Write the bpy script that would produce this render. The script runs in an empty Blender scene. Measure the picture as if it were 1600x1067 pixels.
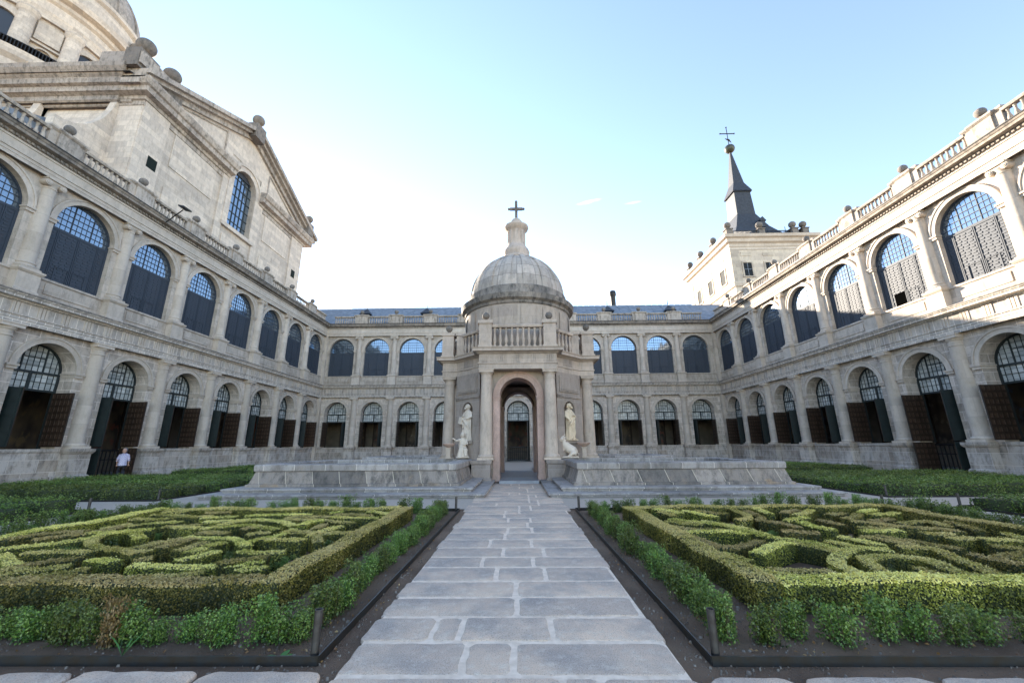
import bpy, math, random
import numpy as np
from mathutils import Vector, Matrix
random.seed(7); rng = np.random.default_rng(7)
PI = math.pi; R = math.radians; sin = math.sin; cos = math.cos
scene = bpy.context.scene; COL = scene.collection

# ------------------------------------------------------------------ camera, sky, sun, exposure
F, PITCH, YAW, ROLL, CX, CH = 625.57, 0.2564, -0.0150, -0.00736, 0.06, 1.58
cam = bpy.data.cameras.new('camera'); camo = bpy.data.objects.new('camera', cam); COL.objects.link(camo)
cam.sensor_width = 36; cam.lens = F/1600*36; cam.clip_start = 0.05; cam.clip_end = 2000
eu = Vector((cos(YAW), -sin(YAW), 0)); ev = Vector((sin(YAW)*sin(PITCH), cos(YAW)*sin(PITCH), -cos(PITCH)))
ef = Vector((sin(YAW)*cos(PITCH), cos(YAW)*cos(PITCH), sin(PITCH)))
xa = cos(ROLL)*eu - sin(ROLL)*ev; ya = sin(ROLL)*eu + cos(ROLL)*ev
Mc = Matrix((xa, -ya, -ef)).transposed().to_4x4(); Mc.translation = (CX, 0, CH)
camo.matrix_world = Mc; scene.camera = camo

SUN_AZ, SUN_EL = R(-33), R(18)          # azimuth clockwise from +Y
w = bpy.data.worlds.new('World'); scene.world = w; w.use_nodes = True
nt = w.node_tree; nt.nodes.clear()
wo = nt.nodes.new('ShaderNodeOutputWorld'); bg = nt.nodes.new('ShaderNodeBackground'); sk = nt.nodes.new('ShaderNodeTexSky')
sk.sky_type = 'NISHITA'; sk.sun_disc = False; sk.sun_elevation = SUN_EL; sk.sun_rotation = SUN_AZ
sk.altitude = 1000; sk.air_density = 0.9; sk.dust_density = 0.05; sk.ozone_density = 0.8
bg.inputs['Strength'].default_value = 0.15
tm = nt.nodes.new('ShaderNodeMix'); tm.data_type = 'RGBA'; tm.blend_type = 'MULTIPLY'; tm.inputs[0].default_value = 1; tm.inputs[7].default_value = (1.03, .935, .86, 1)
nt.links.new(sk.outputs[0], tm.inputs[6]); # two thin wisps of cloud high on the right
wt = nt.nodes.new('ShaderNodeTexCoord')
def wmath(op, a, b=None):
    x = nt.nodes.new('ShaderNodeMath'); x.operation = op
    for i, q in enumerate((a, b)):
        if q is None: continue
        if hasattr(q, 'links'): nt.links.new(q, x.inputs[i])
        else: x.inputs[i].default_value = q
    return x.outputs[0]
def wdot(v):
    x = nt.nodes.new('ShaderNodeVectorMath'); x.operation = 'DOT_PRODUCT'; nt.links.new(wt.outputs['Generated'], x.inputs[0]); x.inputs[1].default_value = v; return x.outputs['Value']
wn = nt.nodes.new('ShaderNodeTexNoise'); wn.inputs['Scale'].default_value = 60; wn.inputs['Detail'].default_value = 6; nt.links.new(wt.outputs['Generated'], wn.inputs['Vector'])
cl = None
for (az, el, la, lb, tilt, am) in ((R(11.6), R(33.2), .030, .0045, .10, .55), (R(18.3), R(32.2), .020, .003, -.02, .4)):
    f_ = Vector((sin(az)*cos(el), cos(az)*cos(el), sin(el))); r_ = Vector((cos(az), -sin(az), 0)); u_ = r_.cross(f_)
    r2 = (r_+u_*tilt).normalized(); u2 = (u_-r_*tilt).normalized()
    e1 = wmath('POWER', wmath('ABSOLUTE', wmath('DIVIDE', wdot(r2), la)), 2.0); e2 = wmath('POWER', wmath('ABSOLUTE', wmath('DIVIDE', wdot(u2), lb)), 2.0)
    m_ = wmath('SUBTRACT', wmath('ADD', wmath('MULTIPLY', wn.outputs['Fac'], 1.6), .2), wmath('ADD', e1, e2)); m_ = wmath('MULTIPLY', wmath('MINIMUM', wmath('MAXIMUM', m_, 0.0), 1.0), wmath('GREATER_THAN', wdot(f_), .5)); m_ = wmath('MULTIPLY', m_, am)
    cl = m_ if cl is None else wmath('ADD', cl, m_)
cm = nt.nodes.new('ShaderNodeMix'); cm.data_type = 'RGBA'; nt.links.new(cl, cm.inputs[0]); nt.links.new(tm.outputs[2], cm.inputs[6]); cm.inputs[7].default_value = (2.6, 2.6, 2.6, 1)
nt.links.new(cm.outputs[2], bg.inputs[0]); nt.links.new(bg.outputs[0], wo.inputs[0])
sl = bpy.data.lights.new('sun', 'SUN'); sl.energy = 4.6; sl.angle = R(0.5); sl.color = (1, 0.86, 0.68)
so = bpy.data.objects.new('sun', sl); COL.objects.link(so)
sv = Vector((sin(SUN_AZ)*cos(SUN_EL), cos(SUN_AZ)*cos(SUN_EL), sin(SUN_EL)))
so.rotation_euler = (-sv).to_track_quat('-Z', 'Y').to_euler(); so.location = (0, 0, 60)
scene.view_settings.view_transform = 'Standard'; scene.view_settings.look = 'None'
scene.view_settings.exposure = 2.2; scene.view_settings.gamma = 1.0
scene.cycles.caustics_reflective = False; scene.cycles.caustics_refractive = False

# ------------------------------------------------------------------ materials
def mat(name):
    m = bpy.data.materials.new(name); m.use_nodes = True
    n = m.node_tree; b = n.nodes['Principled BSDF']; return m, n, b
def N(n, t, **kw):
    x = n.nodes.new(t)
    for k, v in kw.items():
        if k in x.inputs: x.inputs[k].default_value = v
        else: setattr(x, k, v)
    return x
def mixc(n, a, b, fac, mode='MIX'):
    x = n.nodes.new('ShaderNodeMix'); x.data_type = 'RGBA'; x.blend_type = mode
    for i, s in ((0, fac), (6, a), (7, b)):
        if hasattr(s, 'links'): n.links.new(s, x.inputs[i])
        else: x.inputs[i].default_value = s if not isinstance(s, tuple) else (*s, 1)
    return x.outputs[2]
def ramp(n, s, pts):
    r = n.nodes.new('ShaderNodeValToRGB'); n.links.new(s, r.inputs[0]); e = r.color_ramp.elements
    e[0].position, e[1].position = pts[0][0], pts[-1][0]
    e[0].color = (*[pts[0][1]]*3, 1); e[1].color = (*[pts[-1][1]]*3, 1)
    for p, v in pts[1:-1]:
        q = e.new(p); q.color = (v, v, v, 1)
    return r.outputs[0]
def noise(n, vec, scale, detail=4, rough=.55):
    x = N(n, 'ShaderNodeTexNoise'); x.inputs['Scale'].default_value = scale; x.inputs['Detail'].default_value = detail
    x.inputs['Roughness'].default_value = rough; n.links.new(vec, x.inputs['Vector']); return x.outputs['Fac']
def mapv(n, vec, s):
    x = N(n, 'ShaderNodeMapping'); x.inputs['Scale'].default_value = s; n.links.new(vec, x.inputs['Vector']); return x.outputs[0]

def stone(name, c1, c2, bw=.95, bh=.42, mortar=(.5, .46, .4), msize=.008, stain=.35, staincol=(.09, .08, .07), bump=.25, brick=True, speck=.12, rough=.85, rand=.12, warm=(.40, .30, .20), patch=.0, offset=.5, polar=0):
    m, n, b = mat(name); c2 = tuple(v*.86 for v in c2); c1, c2, mortar = [tuple(min(.8, v*k) for v, k in zip(c, (1.30, 1.23, 1.21))) for c in (c1, c2, mortar)]
    tc = N(n, 'ShaderNodeTexCoord'); oi = N(n, 'ShaderNodeObjectInfo')
    vec = tc.outputs['Object']
    add = N(n, 'ShaderNodeVectorMath', operation='ADD'); n.links.new(vec, add.inputs[0])
    sc = N(n, 'ShaderNodeVectorMath', operation='SCALE'); n.links.new(oi.outputs['Random'], sc.inputs['Scale']); sc.inputs[0].default_value = (37, 53, 29)
    n.links.new(sc.outputs[0], add.inputs[1]); nv = add.outputs[0]
    big = noise(n, nv, .6, 5); mid = noise(n, nv, 3.0, 6, .65); fine = noise(n, nv, 55, 3, .7)
    if brick:
        sp = N(n, 'ShaderNodeSeparateXYZ'); n.links.new(vec, sp.inputs[0])
        ad = N(n, 'ShaderNodeMath', operation='ADD'); n.links.new(sp.outputs[0], ad.inputs[0]); n.links.new(sp.outputs[1], ad.inputs[1])
        cb = N(n, 'ShaderNodeCombineXYZ'); n.links.new(ad.outputs[0], cb.inputs[0]); n.links.new(sp.outputs[2], cb.inputs[1])
        if polar:
            at2 = N(n, 'ShaderNodeMath', operation='ARCTAN2'); n.links.new(sp.outputs[1], at2.inputs[0]); n.links.new(sp.outputs[0], at2.inputs[1])
            ml = N(n, 'ShaderNodeMath', operation='MULTIPLY'); n.links.new(at2.outputs[0], ml.inputs[0]); ml.inputs[1].default_value = polar; n.links.new(ml.outputs[0], cb.inputs[0])
        br = N(n, 'ShaderNodeTexBrick'); br.inputs['Scale'].default_value = 1; br.offset = offset
        br.inputs['Brick Width'].default_value = bw; br.inputs['Row Height'].default_value = bh
        br.inputs['Mortar Size'].default_value = msize; br.inputs['Mortar Smooth'].default_value = .2
        br.inputs['Color1'].default_value = (0, 0, 0, 1); br.inputs['Color2'].default_value = (1, 1, 1, 1); br.inputs['Mortar'].default_value = (.5, .5, .5, 1)
        n.links.new(cb.outputs[0], br.inputs['Vector'])
        bf = br.outputs['Color']; mf = br.outputs['Fac']
        m1 = mixc(n, c1, c2, bf)
    else:
        m1 = mixc(n, c1, c2, ramp(n, big, [(.3, 0), (.7, 1)])); mf = None
    m1 = mixc(n, m1, warm, ramp(n, mid, [(.48, 0), (.75, .32)]))
    if patch:
        m1 = mixc(n, m1, (.5, .34, .2), ramp(n, noise(n, nv, .9, 2), [(.62, 0), (.68, patch)]))
    m1 = mixc(n, m1, (.08, .075, .07), ramp(n, fine, [(.52, 0), (.75, speck*2.2)]))
    # streaky grime
    st = noise(n, mapv(n, nv, (3.4, 3.4, 1.3)), 1.0, 9, .78)
    m1 = mixc(n, m1, staincol, ramp(n, st, [(.46, 0), (.64, stain)]))
    if mf is not None: m1 = mixc(n, m1, mortar, mf)
    hv = N(n, 'ShaderNodeHueSaturation'); n.links.new(m1, hv.inputs['Color'])
    mr = N(n, 'ShaderNodeMapRange'); n.links.new(oi.outputs['Random'], mr.inputs[0]); mr.inputs[3].default_value = 1-rand; mr.inputs[4].default_value = 1+rand
    n.links.new(mr.outputs[0], hv.inputs['Value'])
    n.links.new(hv.outputs[0], b.inputs['Base Color']); b.inputs['Roughness'].default_value = rough
    bp = N(n, 'ShaderNodeBump'); bp.inputs['Strength'].default_value = bump; bp.inputs['Distance'].default_value = .03
    hs = N(n, 'ShaderNodeMath', operation='ADD'); n.links.new(mid, hs.inputs[0]); n.links.new(fine, hs.inputs[1])
    if mf is not None:
        h2 = N(n, 'ShaderNodeMath', operation='SUBTRACT'); n.links.new(hs.outputs[0], h2.inputs[0]); n.links.new(mf, h2.inputs[1]); hs = h2
    n.links.new(hs.outputs[0], bp.inputs['Height']); n.links.new(bp.outputs[0], b.inputs['Normal'])
    return m
def plain(name, c, rough=.6, metal=0., spec=.5, var=.0, nscale=8, c2=None, bump=0):
    m, n, b = mat(name); b.inputs['Roughness'].default_value = rough; b.inputs['Metallic'].default_value = metal
    b.inputs['Specular IOR Level'].default_value = spec
    tc = N(n, 'ShaderNodeTexCoord'); f = noise(n, tc.outputs['Object'], nscale, 5)
    c2 = c2 or tuple(x*(1-var) for x in c)
    n.links.new(mixc(n, c, c2, ramp(n, f, [(.35, 0), (.65, 1)])), b.inputs['Base Color'])
    if bump:
        bp = N(n, 'ShaderNodeBump'); bp.inputs['Strength'].default_value = bump; bp.inputs['Distance'].default_value = .02
        n.links.new(f, bp.inputs['Height']); n.links.new(bp.outputs[0], b.inputs['Normal'])
    return m
M = {}
M['wall'] = stone('granite_ashlar', (.47, .43, .375), (.38, .345, .30), .95, .45, mortar=(.60, .57, .52), msize=.010, stain=.5)
M['wallup'] = stone('granite_ashlar_upper', (.47, .43, .37), (.42, .38, .32), .9, .47, mortar=(.24, .22, .2), msize=.007, stain=.45)
M['frieze'] = stone('granite_frieze', (.44, .41, .36), (.35, .33, .3), .34, .9, mortar=(.6, .57, .5), msize=.012, stain=.5)
M['plinth'] = stone('granite_plinth', (.42, .40, .37), (.36, .32, .27), 1.15, .56, mortar=(.5, .47, .42), msize=.01, stain=.7, bump=.5)
M['column'] = stone('granite_column', (.47, .43, .37), (.43, .39, .33), 50, .95, mortar=(.30, .27, .24), msize=.007, stain=.2, rand=.06)
M['trim'] = stone('granite_trim', (.48, .44, .38), (.44, .40, .34), brick=False, stain=.25, rand=.06)
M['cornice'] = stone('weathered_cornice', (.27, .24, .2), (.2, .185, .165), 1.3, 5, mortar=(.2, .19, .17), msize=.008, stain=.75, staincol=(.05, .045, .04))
M['balus'] = stone('weathered_balustrade', (.40, .36, .31), (.34, .31, .27), brick=False, stain=.7, staincol=(.07, .06, .05), rand=.1)
M['ball'] = stone('dark_granite_ball', (.18, .165, .15), (.15, .14, .13), brick=False, stain=.8, staincol=(.06, .06, .055), bump=.6)
M['basin'] = stone('rough_basin_stone', (.33, .30, .27), (.17, .16, .15), .95, 3.0, mortar=(.50, .46, .38), msize=.013, stain=.75, staincol=(.05, .05, .05), bump=1.0, speck=.3, patch=.6)
M['basintop'] = stone('basin_coping', (.36, .345, .33), (.27, .26, .25), 1.1, 3.0, mortar=(.55, .52, .46), msize=.01, stain=.6, bump=.8, speck=.25)
M['pav'] = stone('pavilion_granite', (.45, .39, .33), (.40, .35, .30), 1.1, .62, mortar=(.44, .40, .33), msize=.005, stain=.32, rand=.05)
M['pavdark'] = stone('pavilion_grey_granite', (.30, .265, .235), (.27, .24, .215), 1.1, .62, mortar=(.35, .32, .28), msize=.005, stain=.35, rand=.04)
M['pavcol'] = stone('pavilion_column', (.46, .40, .335), (.41, .36, .31), brick=False, stain=.35, rand=.05, bump=.12)
M['dome'] = stone('dome_granite', (.40, .37, .33), (.33, .31, .28), 1, .66, mortar=(.13, .12, .115), msize=.014, stain=.42, staincol=(.07, .07, .07), polar=16/(2*PI), offset=0)
M['drumwall'] = stone('drum_granite', (.44, .39, .33), (.38, .34, .30), 1.0, .62, mortar=(.3, .27, .23), msize=.008, stain=.32, polar=12/(2*PI))
M['chdome'] = stone('church_dome_granite', (.37, .34, .30), (.29, .27, .25), .9, .55, mortar=(.2, .19, .18), msize=.012, stain=.7, staincol=(.07, .07, .07))
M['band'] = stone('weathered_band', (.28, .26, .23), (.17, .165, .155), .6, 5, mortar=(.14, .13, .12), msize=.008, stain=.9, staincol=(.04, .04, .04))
M['pink'] = stone('pink_marble', (.52, .39, .34), (.42, .31, .26), brick=False, stain=.3, speck=.35, rand=.02, warm=(.6, .45, .37))
M['church'] = stone('church_granite', (.50, .46, .40), (.43, .40, .36), 1.25, .5, mortar=(.29, .265, .235), msize=.010, stain=.3)
M['churchdark'] = stone('church_cornice', (.38, .35, .31), (.3, .28, .26), 1.3, 8, mortar=(.2, .19, .17), msize=.01, stain=.8, staincol=(.06, .055, .05))
M['tower'] = stone('tower_granite', (.48, .44, .36), (.42, .38, .32), 1.1, .55, mortar=(.33, .3, .26), msize=.008, stain=.25)
M['marble'] = stone('white_marble', (.62, .57, .50), (.54, .49, .42), brick=False, stain=.35, staincol=(.25, .2, .14), speck=.03, bump=.1, rand=.04, warm=(.6, .5, .38))
M['ochre'] = stone('ochre_marble', (.64, .56, .43), (.58, .48, .35), brick=False, stain=.4, staincol=(.3, .2, .1), speck=.03, bump=.1, rand=.02, warm=(.62, .46, .28))
M['lead'] = plain('lead_roof', (.20, .23, .28), .55, .1, c2=(.12, .145, .18), nscale=2.2)
M['slate'] = plain('slate_spire', (.05, .058, .075), .6, 0, .3, c2=(.03, .035, .045), nscale=4)
M['shutter'] = plain('blue_grey_shutter_paint', (.045, .058, .08), .6, 0, .35, c2=(.045, .056, .075), nscale=2, bump=.1)
M['frame'] = plain('dark_green_frame', (.02, .03, .032), .5, c2=(.014, .02, .022))
M['green'] = plain('dark_green_wood', (.012, .022, .022), .5, c2=(.008, .014, .014), nscale=3)
M['brown'] = plain('brown_panelled_wood', (.04, .024, .016), .42, c2=(.025, .015, .01), nscale=5, bump=.2)
M['brownpanel'] = plain('brown_panel', (.075, .045, .030), .4, c2=(.04, .026, .018), nscale=6)
M['brownedge'] = plain('lit_panel_edge', (.11, .075, .055), .4, c2=(.06, .042, .03), nscale=6)  # paler brown paints the light caught along one edge of each panel
M['iron'] = plain('dark_iron', (.02, .02, .022), .5, .4)
M['steel'] = plain('weathered_steel', (.11, .105, .10), .45, .7, c2=(.07, .06, .055), nscale=14, bump=.15)
M['edging'] = plain('steel_edging', (.045, .05, .055), .42, .6, c2=(.05, .04, .03), nscale=9, bump=.1)
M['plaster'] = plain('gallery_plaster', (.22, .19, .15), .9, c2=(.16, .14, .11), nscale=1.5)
M['greyfloor'] = plain('passage_marble', (.33, .35, .38), .4, c2=(.26, .27, .29), nscale=4)
def glassmat(name, dark, metal, rough, bump):
    m, n, b = mat(name); b.inputs['Base Color'].default_value = (*dark, 1); b.inputs['Metallic'].default_value = metal; b.inputs['Roughness'].default_value = rough
    tc = N(n, 'ShaderNodeTexCoord'); f = noise(n, tc.outputs['Object'], 1.7, 2)
    bp = N(n, 'ShaderNodeBump'); bp.inputs['Strength'].default_value = bump; bp.inputs['Distance'].default_value = .05
    n.links.new(f, bp.inputs['Height']); n.links.new(bp.outputs[0], b.inputs['Normal']); return m
M['glass'] = glassmat('sky_reflecting_glass', (.24, .31, .39), .8, .06, .06)
def panemat():
    m, n, b = mat('frosted_panes'); tc = N(n, 'ShaderNodeTexCoord')
    sp = N(n, 'ShaderNodeSeparateXYZ'); n.links.new(tc.outputs['Object'], sp.inputs[0])
    cb = N(n, 'ShaderNodeCombineXYZ'); n.links.new(sp.outputs[0], cb.inputs[0]); n.links.new(sp.outputs[2], cb.inputs[1])
    br = N(n, 'ShaderNodeTexBrick'); br.offset = 0; br.inputs['Scale'].default_value = 1; br.inputs['Brick Width'].default_value = .25; br.inputs['Row Height'].default_value = .25
    br.inputs['Mortar Size'].default_value = .008; br.inputs['Color1'].default_value = (.30, .33, .33, 1); br.inputs['Color2'].default_value = (.62, .64, .62, 1); br.inputs['Mortar'].default_value = (.06, .07, .07, 1)
    n.links.new(cb.outputs[0], br.inputs['Vector']); n.links.new(br.outputs['Color'], b.inputs['Base Color']); b.inputs['Roughness'].default_value = .25
    return m
M['panes'] = panemat()
def soilmat():
    m, n, b = mat('soil'); tc = N(n, 'ShaderNodeTexCoord'); v = tc.outputs['Object']
    a = noise(n, v, 1.2, 6); c = noise(n, v, 30, 6, .7); d = noise(n, v, 120, 3, .7)
    m1 = mixc(n, (.18, .11, .068), (.34, .225, .145), ramp(n, a, [(.35, 0), (.65, 1)]))
    m1 = mixc(n, m1, (.21, .17, .13), ramp(n, c, [(.5, 0), (.7, .7)])); m1 = mixc(n, m1, (.36, .31, .25), ramp(n, d, [(.64, 0), (.7, .8)]))
    m1 = mixc(n, m1, (.03, .02, .015), ramp(n, d, [(.25, .7), (.36, 0)]))
    n.links.new(m1, b.inputs['Base Color']); b.inputs['Roughness'].default_value = .95
    bp = N(n, 'ShaderNodeBump'); bp.inputs['Strength'].default_value = 1; bp.inputs['Distance'].default_value = .03
    s = N(n, 'ShaderNodeMath', operation='ADD'); n.links.new(c, s.inputs[0]); n.links.new(d, s.inputs[1]); n.links.new(s.outputs[0], bp.inputs['Height']); n.links.new(bp.outputs[0], b.inputs['Normal'])
    return m
M['soil'] = soilmat()
def slabmat(name, base, base2):
    m, n, b = mat(name); tc = N(n, 'ShaderNodeTexCoord'); v = tc.outputs['Object']
    at = N(n, 'ShaderNodeAttribute'); at.attribute_name = 'tone'
    a = noise(n, v, 1.6, 6, .6); c = noise(n, v, 9, 6, .7); d = noise(n, v, 95, 2, .8)
    m1 = mixc(n, base, base2, at.outputs['Fac'])
    m1 = mixc(n, m1, (.27, .25, .24), ramp(n, a, [(.42, 0), (.62, .55)])); m1 = mixc(n, m1, (.78, .68, .56), ramp(n, c, [(.5, 0), (.66, .5)]))
    m1 = mixc(n, m1, (.10, .095, .09), ramp(n, d, [(.54, 0), (.66, .55)])); m1 = mixc(n, m1, (.62, .6, .57), ramp(n, d, [(.34, .5), (.44, 0)]))
    n.links.new(m1, b.inputs['Base Color']); b.inputs['Roughness'].default_value = .8
    bp = N(n, 'ShaderNodeBump'); bp.inputs['Strength'].default_value = .55; bp.inputs['Distance'].default_value = .012
    s = N(n, 'ShaderNodeMath', operation='ADD'); n.links.new(c, s.inputs[0]); n.links.new(d, s.inputs[1]); n.links.new(s.outputs[0], bp.inputs['Height']); n.links.new(bp.outputs[0], b.inputs['Normal'])
    return m
M['slab'] = slabmat('granite_slab', (.82, .60, .43), (.60, .45, .34))
M['joint'] = plain('pale_joint_mortar', (.92, .74, .58), .9, c2=(.74, .58, .44), nscale=12, bump=.5)
M['gravel'] = plain('pale_paving', (.5, .42, .34), .9, c2=(.4, .34, .28), nscale=20, bump=.4)
def leafmat(name, cols, rough=.4):
    m, n, b = mat(name); at = N(n, 'ShaderNodeAttribute'); at.attribute_name = 'tone'
    r = n.nodes.new('ShaderNodeValToRGB'); n.links.new(at.outputs['Fac'], r.inputs[0]); e = r.color_ramp.elements
    e[0].color = (*cols[0], 1); e[1].color = (*cols[-1], 1)
    for i, c in enumerate(cols[1:-1]):
        q = e.new((i+1)/(len(cols)-1)); q.color = (*c, 1)
    oi = N(n, 'ShaderNodeObjectInfo'); hv = N(n, 'ShaderNodeHueSaturation'); n.links.new(r.outputs[0], hv.inputs['Color'])
    mr = N(n, 'ShaderNodeMapRange'); n.links.new(oi.outputs['Random'], mr.inputs[0]); mr.inputs[3].default_value = .65; mr.inputs[4].default_value = 1.3
    mh = N(n, 'ShaderNodeMapRange'); n.links.new(oi.outputs['Random'], mh.inputs[0]); mh.inputs[3].default_value = .475; mh.inputs[4].default_value = .515
    n.links.new(mr.outputs[0], hv.inputs['Value']); n.links.new(mh.outputs[0], hv.inputs['Hue'])
    n.links.new(hv.outputs[0], b.inputs['Base Color']); b.inputs['Roughness'].default_value = rough
    tr = N(n, 'ShaderNodeBsdfTranslucent'); n.links.new(hv.outputs[0], tr.inputs[0]); mx = N(n, 'ShaderNodeMixShader'); mx.inputs[0].default_value = .25
    out = n.nodes['Material Output']; n.links.new(b.outputs[0], mx.inputs[1]); n.links.new(tr.outputs[0], mx.inputs[2]); n.links.new(mx.outputs[0], out.inputs[0])
    return m
M['box'] = leafmat('box_shrub_leaves', [(.03, .065, .02), (.09, .16, .03), (.18, .27, .045), (.33, .40, .14)])
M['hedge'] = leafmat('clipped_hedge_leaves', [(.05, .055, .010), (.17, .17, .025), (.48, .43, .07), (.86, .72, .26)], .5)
M['core'] = plain('hedge_core', (.035, .045, .015), .9)
M['bark'] = plain('twig_bark', (.08, .055, .035), .9)

# ------------------------------------------------------------------ helpers
def tag(o, label=None, cat=None, group=None, kind=None):
    for k, v in (('label', label), ('category', cat), ('group', group), ('kind', kind)):
        if v: o[k] = v
    return o
def link(name, me, parent=None, loc=(0, 0, 0), rz=0):
    o = bpy.data.objects.new(name, me); COL.objects.link(o); o.location = loc; o.rotation_euler = (0, 0, rz)
    if parent: o.parent = parent
    return o
def empty(name, loc=(0, 0, 0), rz=0): return link(name, None, None, loc, rz)
class MB:
    def __init__(s): s.v = []; s.f = []; s.mi = []; s.cur = 0; s.T = None
    def add(s, vs, fs):
        k = len(s.v)
        if s.T is not None: vs = [tuple(s.T @ Vector(p)) for p in vs]
        s.v += vs; s.f += [tuple(i+k for i in f) for f in fs]; s.mi += [s.cur]*len(fs)
    def box(s, x0, x1, y0, y1, z0, z1):
        s.add([(x0, y0, z0), (x1, y0, z0), (x1, y1, z0), (x0, y1, z0), (x0, y0, z1), (x1, y0, z1), (x1, y1, z1), (x0, y1, z1)],
              [(0, 3, 2, 1), (4, 5, 6, 7), (0, 1, 5, 4), (1, 2, 6, 5), (2, 3, 7, 6), (3, 0, 4, 7)])
    def lathe(s, prof, n=24, cx=0, cy=0, a0=0, a1=2*PI, sx=1, sy=1):
        full = abs(a1-a0-2*PI) < 1e-6; m = n if full else n+1; k = len(prof); vs = []
        for i in range(m):
            a = a0+(a1-a0)*i/n
            for r, z in prof: vs.append((cx+r*cos(a)*sx, cy+r*sin(a)*sy, z))
        fs = []
        for i in range(n):
            j = (i+1) % m
            for t in range(k-1): fs.append((i*k+t, j*k+t, j*k+t+1, i*k+t+1))
        if full:
            if prof[0][0] > 1e-4: fs.append(tuple(i*k for i in reversed(range(n))))
            if prof[-1][0] > 1e-4: fs.append(tuple(i*k+k-1 for i in range(n)))
        s.add(vs, fs)
    def ball(s, r, c, n=20, sz=1): s.lathe([(r*sin(PI*i/12)+1e-5, c[2]-r*sz*cos(PI*i/12)) for i in range(13)], n, c[0], c[1])
    def sweep(s, path, prof, closed=False, m0=None, m1=None, cprof=False):
        """path: plan points (outward is to the right of travel); prof: (outset, z). m0/m1: end direction shift per outset along travel"""
        n = len(path); P = [Vector(p) for p in path]; vs = []
        for i in range(n):
            d1 = (P[i]-P[i-1]).normalized() if (i > 0 or closed) else None
            d2 = (P[(i+1) % n]-P[i]).normalized() if (i < n-1 or closed) else None
            if d1 is None: nn = Vector((d2.y, -d2.x)) + (d2*m0 if m0 else Vector((0, 0)))
            elif d2 is None: nn = Vector((d1.y, -d1.x)) - (d1*m1 if m1 else Vector((0, 0)))
            else:
                a = Vector((d1.y, -d1.x)); b = Vector((d2.y, -d2.x)); nn = (a+b)/(1+a.dot(b))
            for p, z in prof: vs.append((P[i].x+nn.x*p, P[i].y+nn.y*p, z))
        k = len(prof); fs = []
        for i in range(n if closed else n-1):
            j = (i+1) % n
            for t in range(k if cprof else k-1):
                u = (t+1) % k; fs.append((i*k+t, j*k+t, j*k+u, i*k+u))
        if not closed and cprof: fs += [tuple(reversed(range(k))), tuple((n-1)*k+t for t in range(k))]
        s.add(vs, fs)
    def archwall(s, xc, xl, xr, r, z0, zs, z1, y0, y1, n=20, soffit=True, back=True):
        """wall panel from xl..xr with arched opening centre xc radius r springing zs"""
        pts = [(xc+r*cos(PI*i/n), zs+r*sin(PI*i/n)) for i in range(n+1)]
        for y, fl in ((y0, 0), (y1, 1)):
            if fl and not back: continue
            def q(a, b, c, d):
                f = (0, 1, 2, 3) if not fl else (3, 2, 1, 0)
                s.add([(a[0], y, a[1]), (b[0], y, b[1]), (c[0], y, c[1]), (d[0], y, d[1])], [f])
            q((xl, z0), (xc-r, z0), (xc-r, zs), (xl, zs)); q((xc+r, z0), (xr, z0), (xr, zs), (xc+r, zs))
            q((xl, zs), (xc-r, zs), (xc-r, z1), (xl, z1)); q((xc+r, zs), (xr, zs), (xr, z1), (xc+r, z1))
            for i in range(n):
                a, b = pts[i], pts[i+1]; q(b, a, (a[0], z1), (b[0], z1))
        if soffit:
            ring = [(xc+r, z0)]+pts+[(xc-r, z0)]
            for a, b in zip(ring, ring[1:]):
                s.add([(a[0], y0, a[1]), (a[0], y1, a[1]), (b[0], y1, b[1]), (b[0], y0, b[1])], [(0, 1, 2, 3)])
    def archband(s, xc, zs, r0, r1, y0, y1, n=20, drop=0):
        """raised arch band (front y0)"""
        A = [(xc+cos(PI*i/n)*q, zs+sin(PI*i/n)*q) for q in (r0, r1) for i in range(n+1)]
        if drop:
            pass
        vs = [(x, y, z) for y in (y0, y1) for x, z in A]; m = n+1; fs = []
        for i in range(n):
            fs += [(i, m+i, m+i+1, i+1), (i+1, 2*m+i+1, 2*m+i, i), (m+i, 3*m+i, 3*m+i+1, m+i+1)]
        fs += [(0, 2*m, 3*m, m), (m-1, 2*m-1, 4*m-1, 3*m-1)]
        s.add(vs, fs)
    def archdisc(s, xc, zs, r, y, zb, n=20):
        vs = [(xc+r*cos(PI*i/n), y, zs+r*sin(PI*i/n)) for i in range(n+1)]+[(xc-r, y, zb), (xc+r, y, zb)]
        s.add(vs, [tuple(reversed(range(len(vs))))][::1])
    def tube(s, pts, rad, n=8):
        P = [Vector(p) for p in pts]; rad = rad if isinstance(rad, (list, tuple)) else [rad]*len(P); vs = []
        for i, p in enumerate(P):
            d = (P[min(i+1, len(P)-1)]-P[max(i-1, 0)]).normalized(); a = d.cross(Vector((0, 0, 1)))
            if a.length < .05: a = d.cross(Vector((0, 1, 0)))
            a.normalize(); b = d.cross(a)
            for k in range(n): vs.append(tuple(p+(a*cos(2*PI*k/n)+b*sin(2*PI*k/n))*rad[i]))
        fs = [(i*n+k, (i+1)*n+k, (i+1)*n+(k+1) % n, i*n+(k+1) % n) for i in range(len(P)-1) for k in range(n)]
        fs += [tuple(range(n)), tuple((len(P)-1)*n+k for k in reversed(range(n)))]
        s.add(vs, fs)
    def mesh(s, name, mats, smooth=None):
        me = bpy.data.meshes.new(name); me.from_pydata(s.v, [], s.f); me.validate()
        for m in (mats if isinstance(mats, (list, tuple)) else [mats]): me.materials.append(m)
        if len(set(s.mi)) > 1 and len(me.polygons) == len(s.mi): me.polygons.foreach_set('material_index', s.mi)
        if smooth:
            me.shade_smooth(); me.set_sharp_from_angle(angle=R(smooth))
        me.update(); return me
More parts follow.
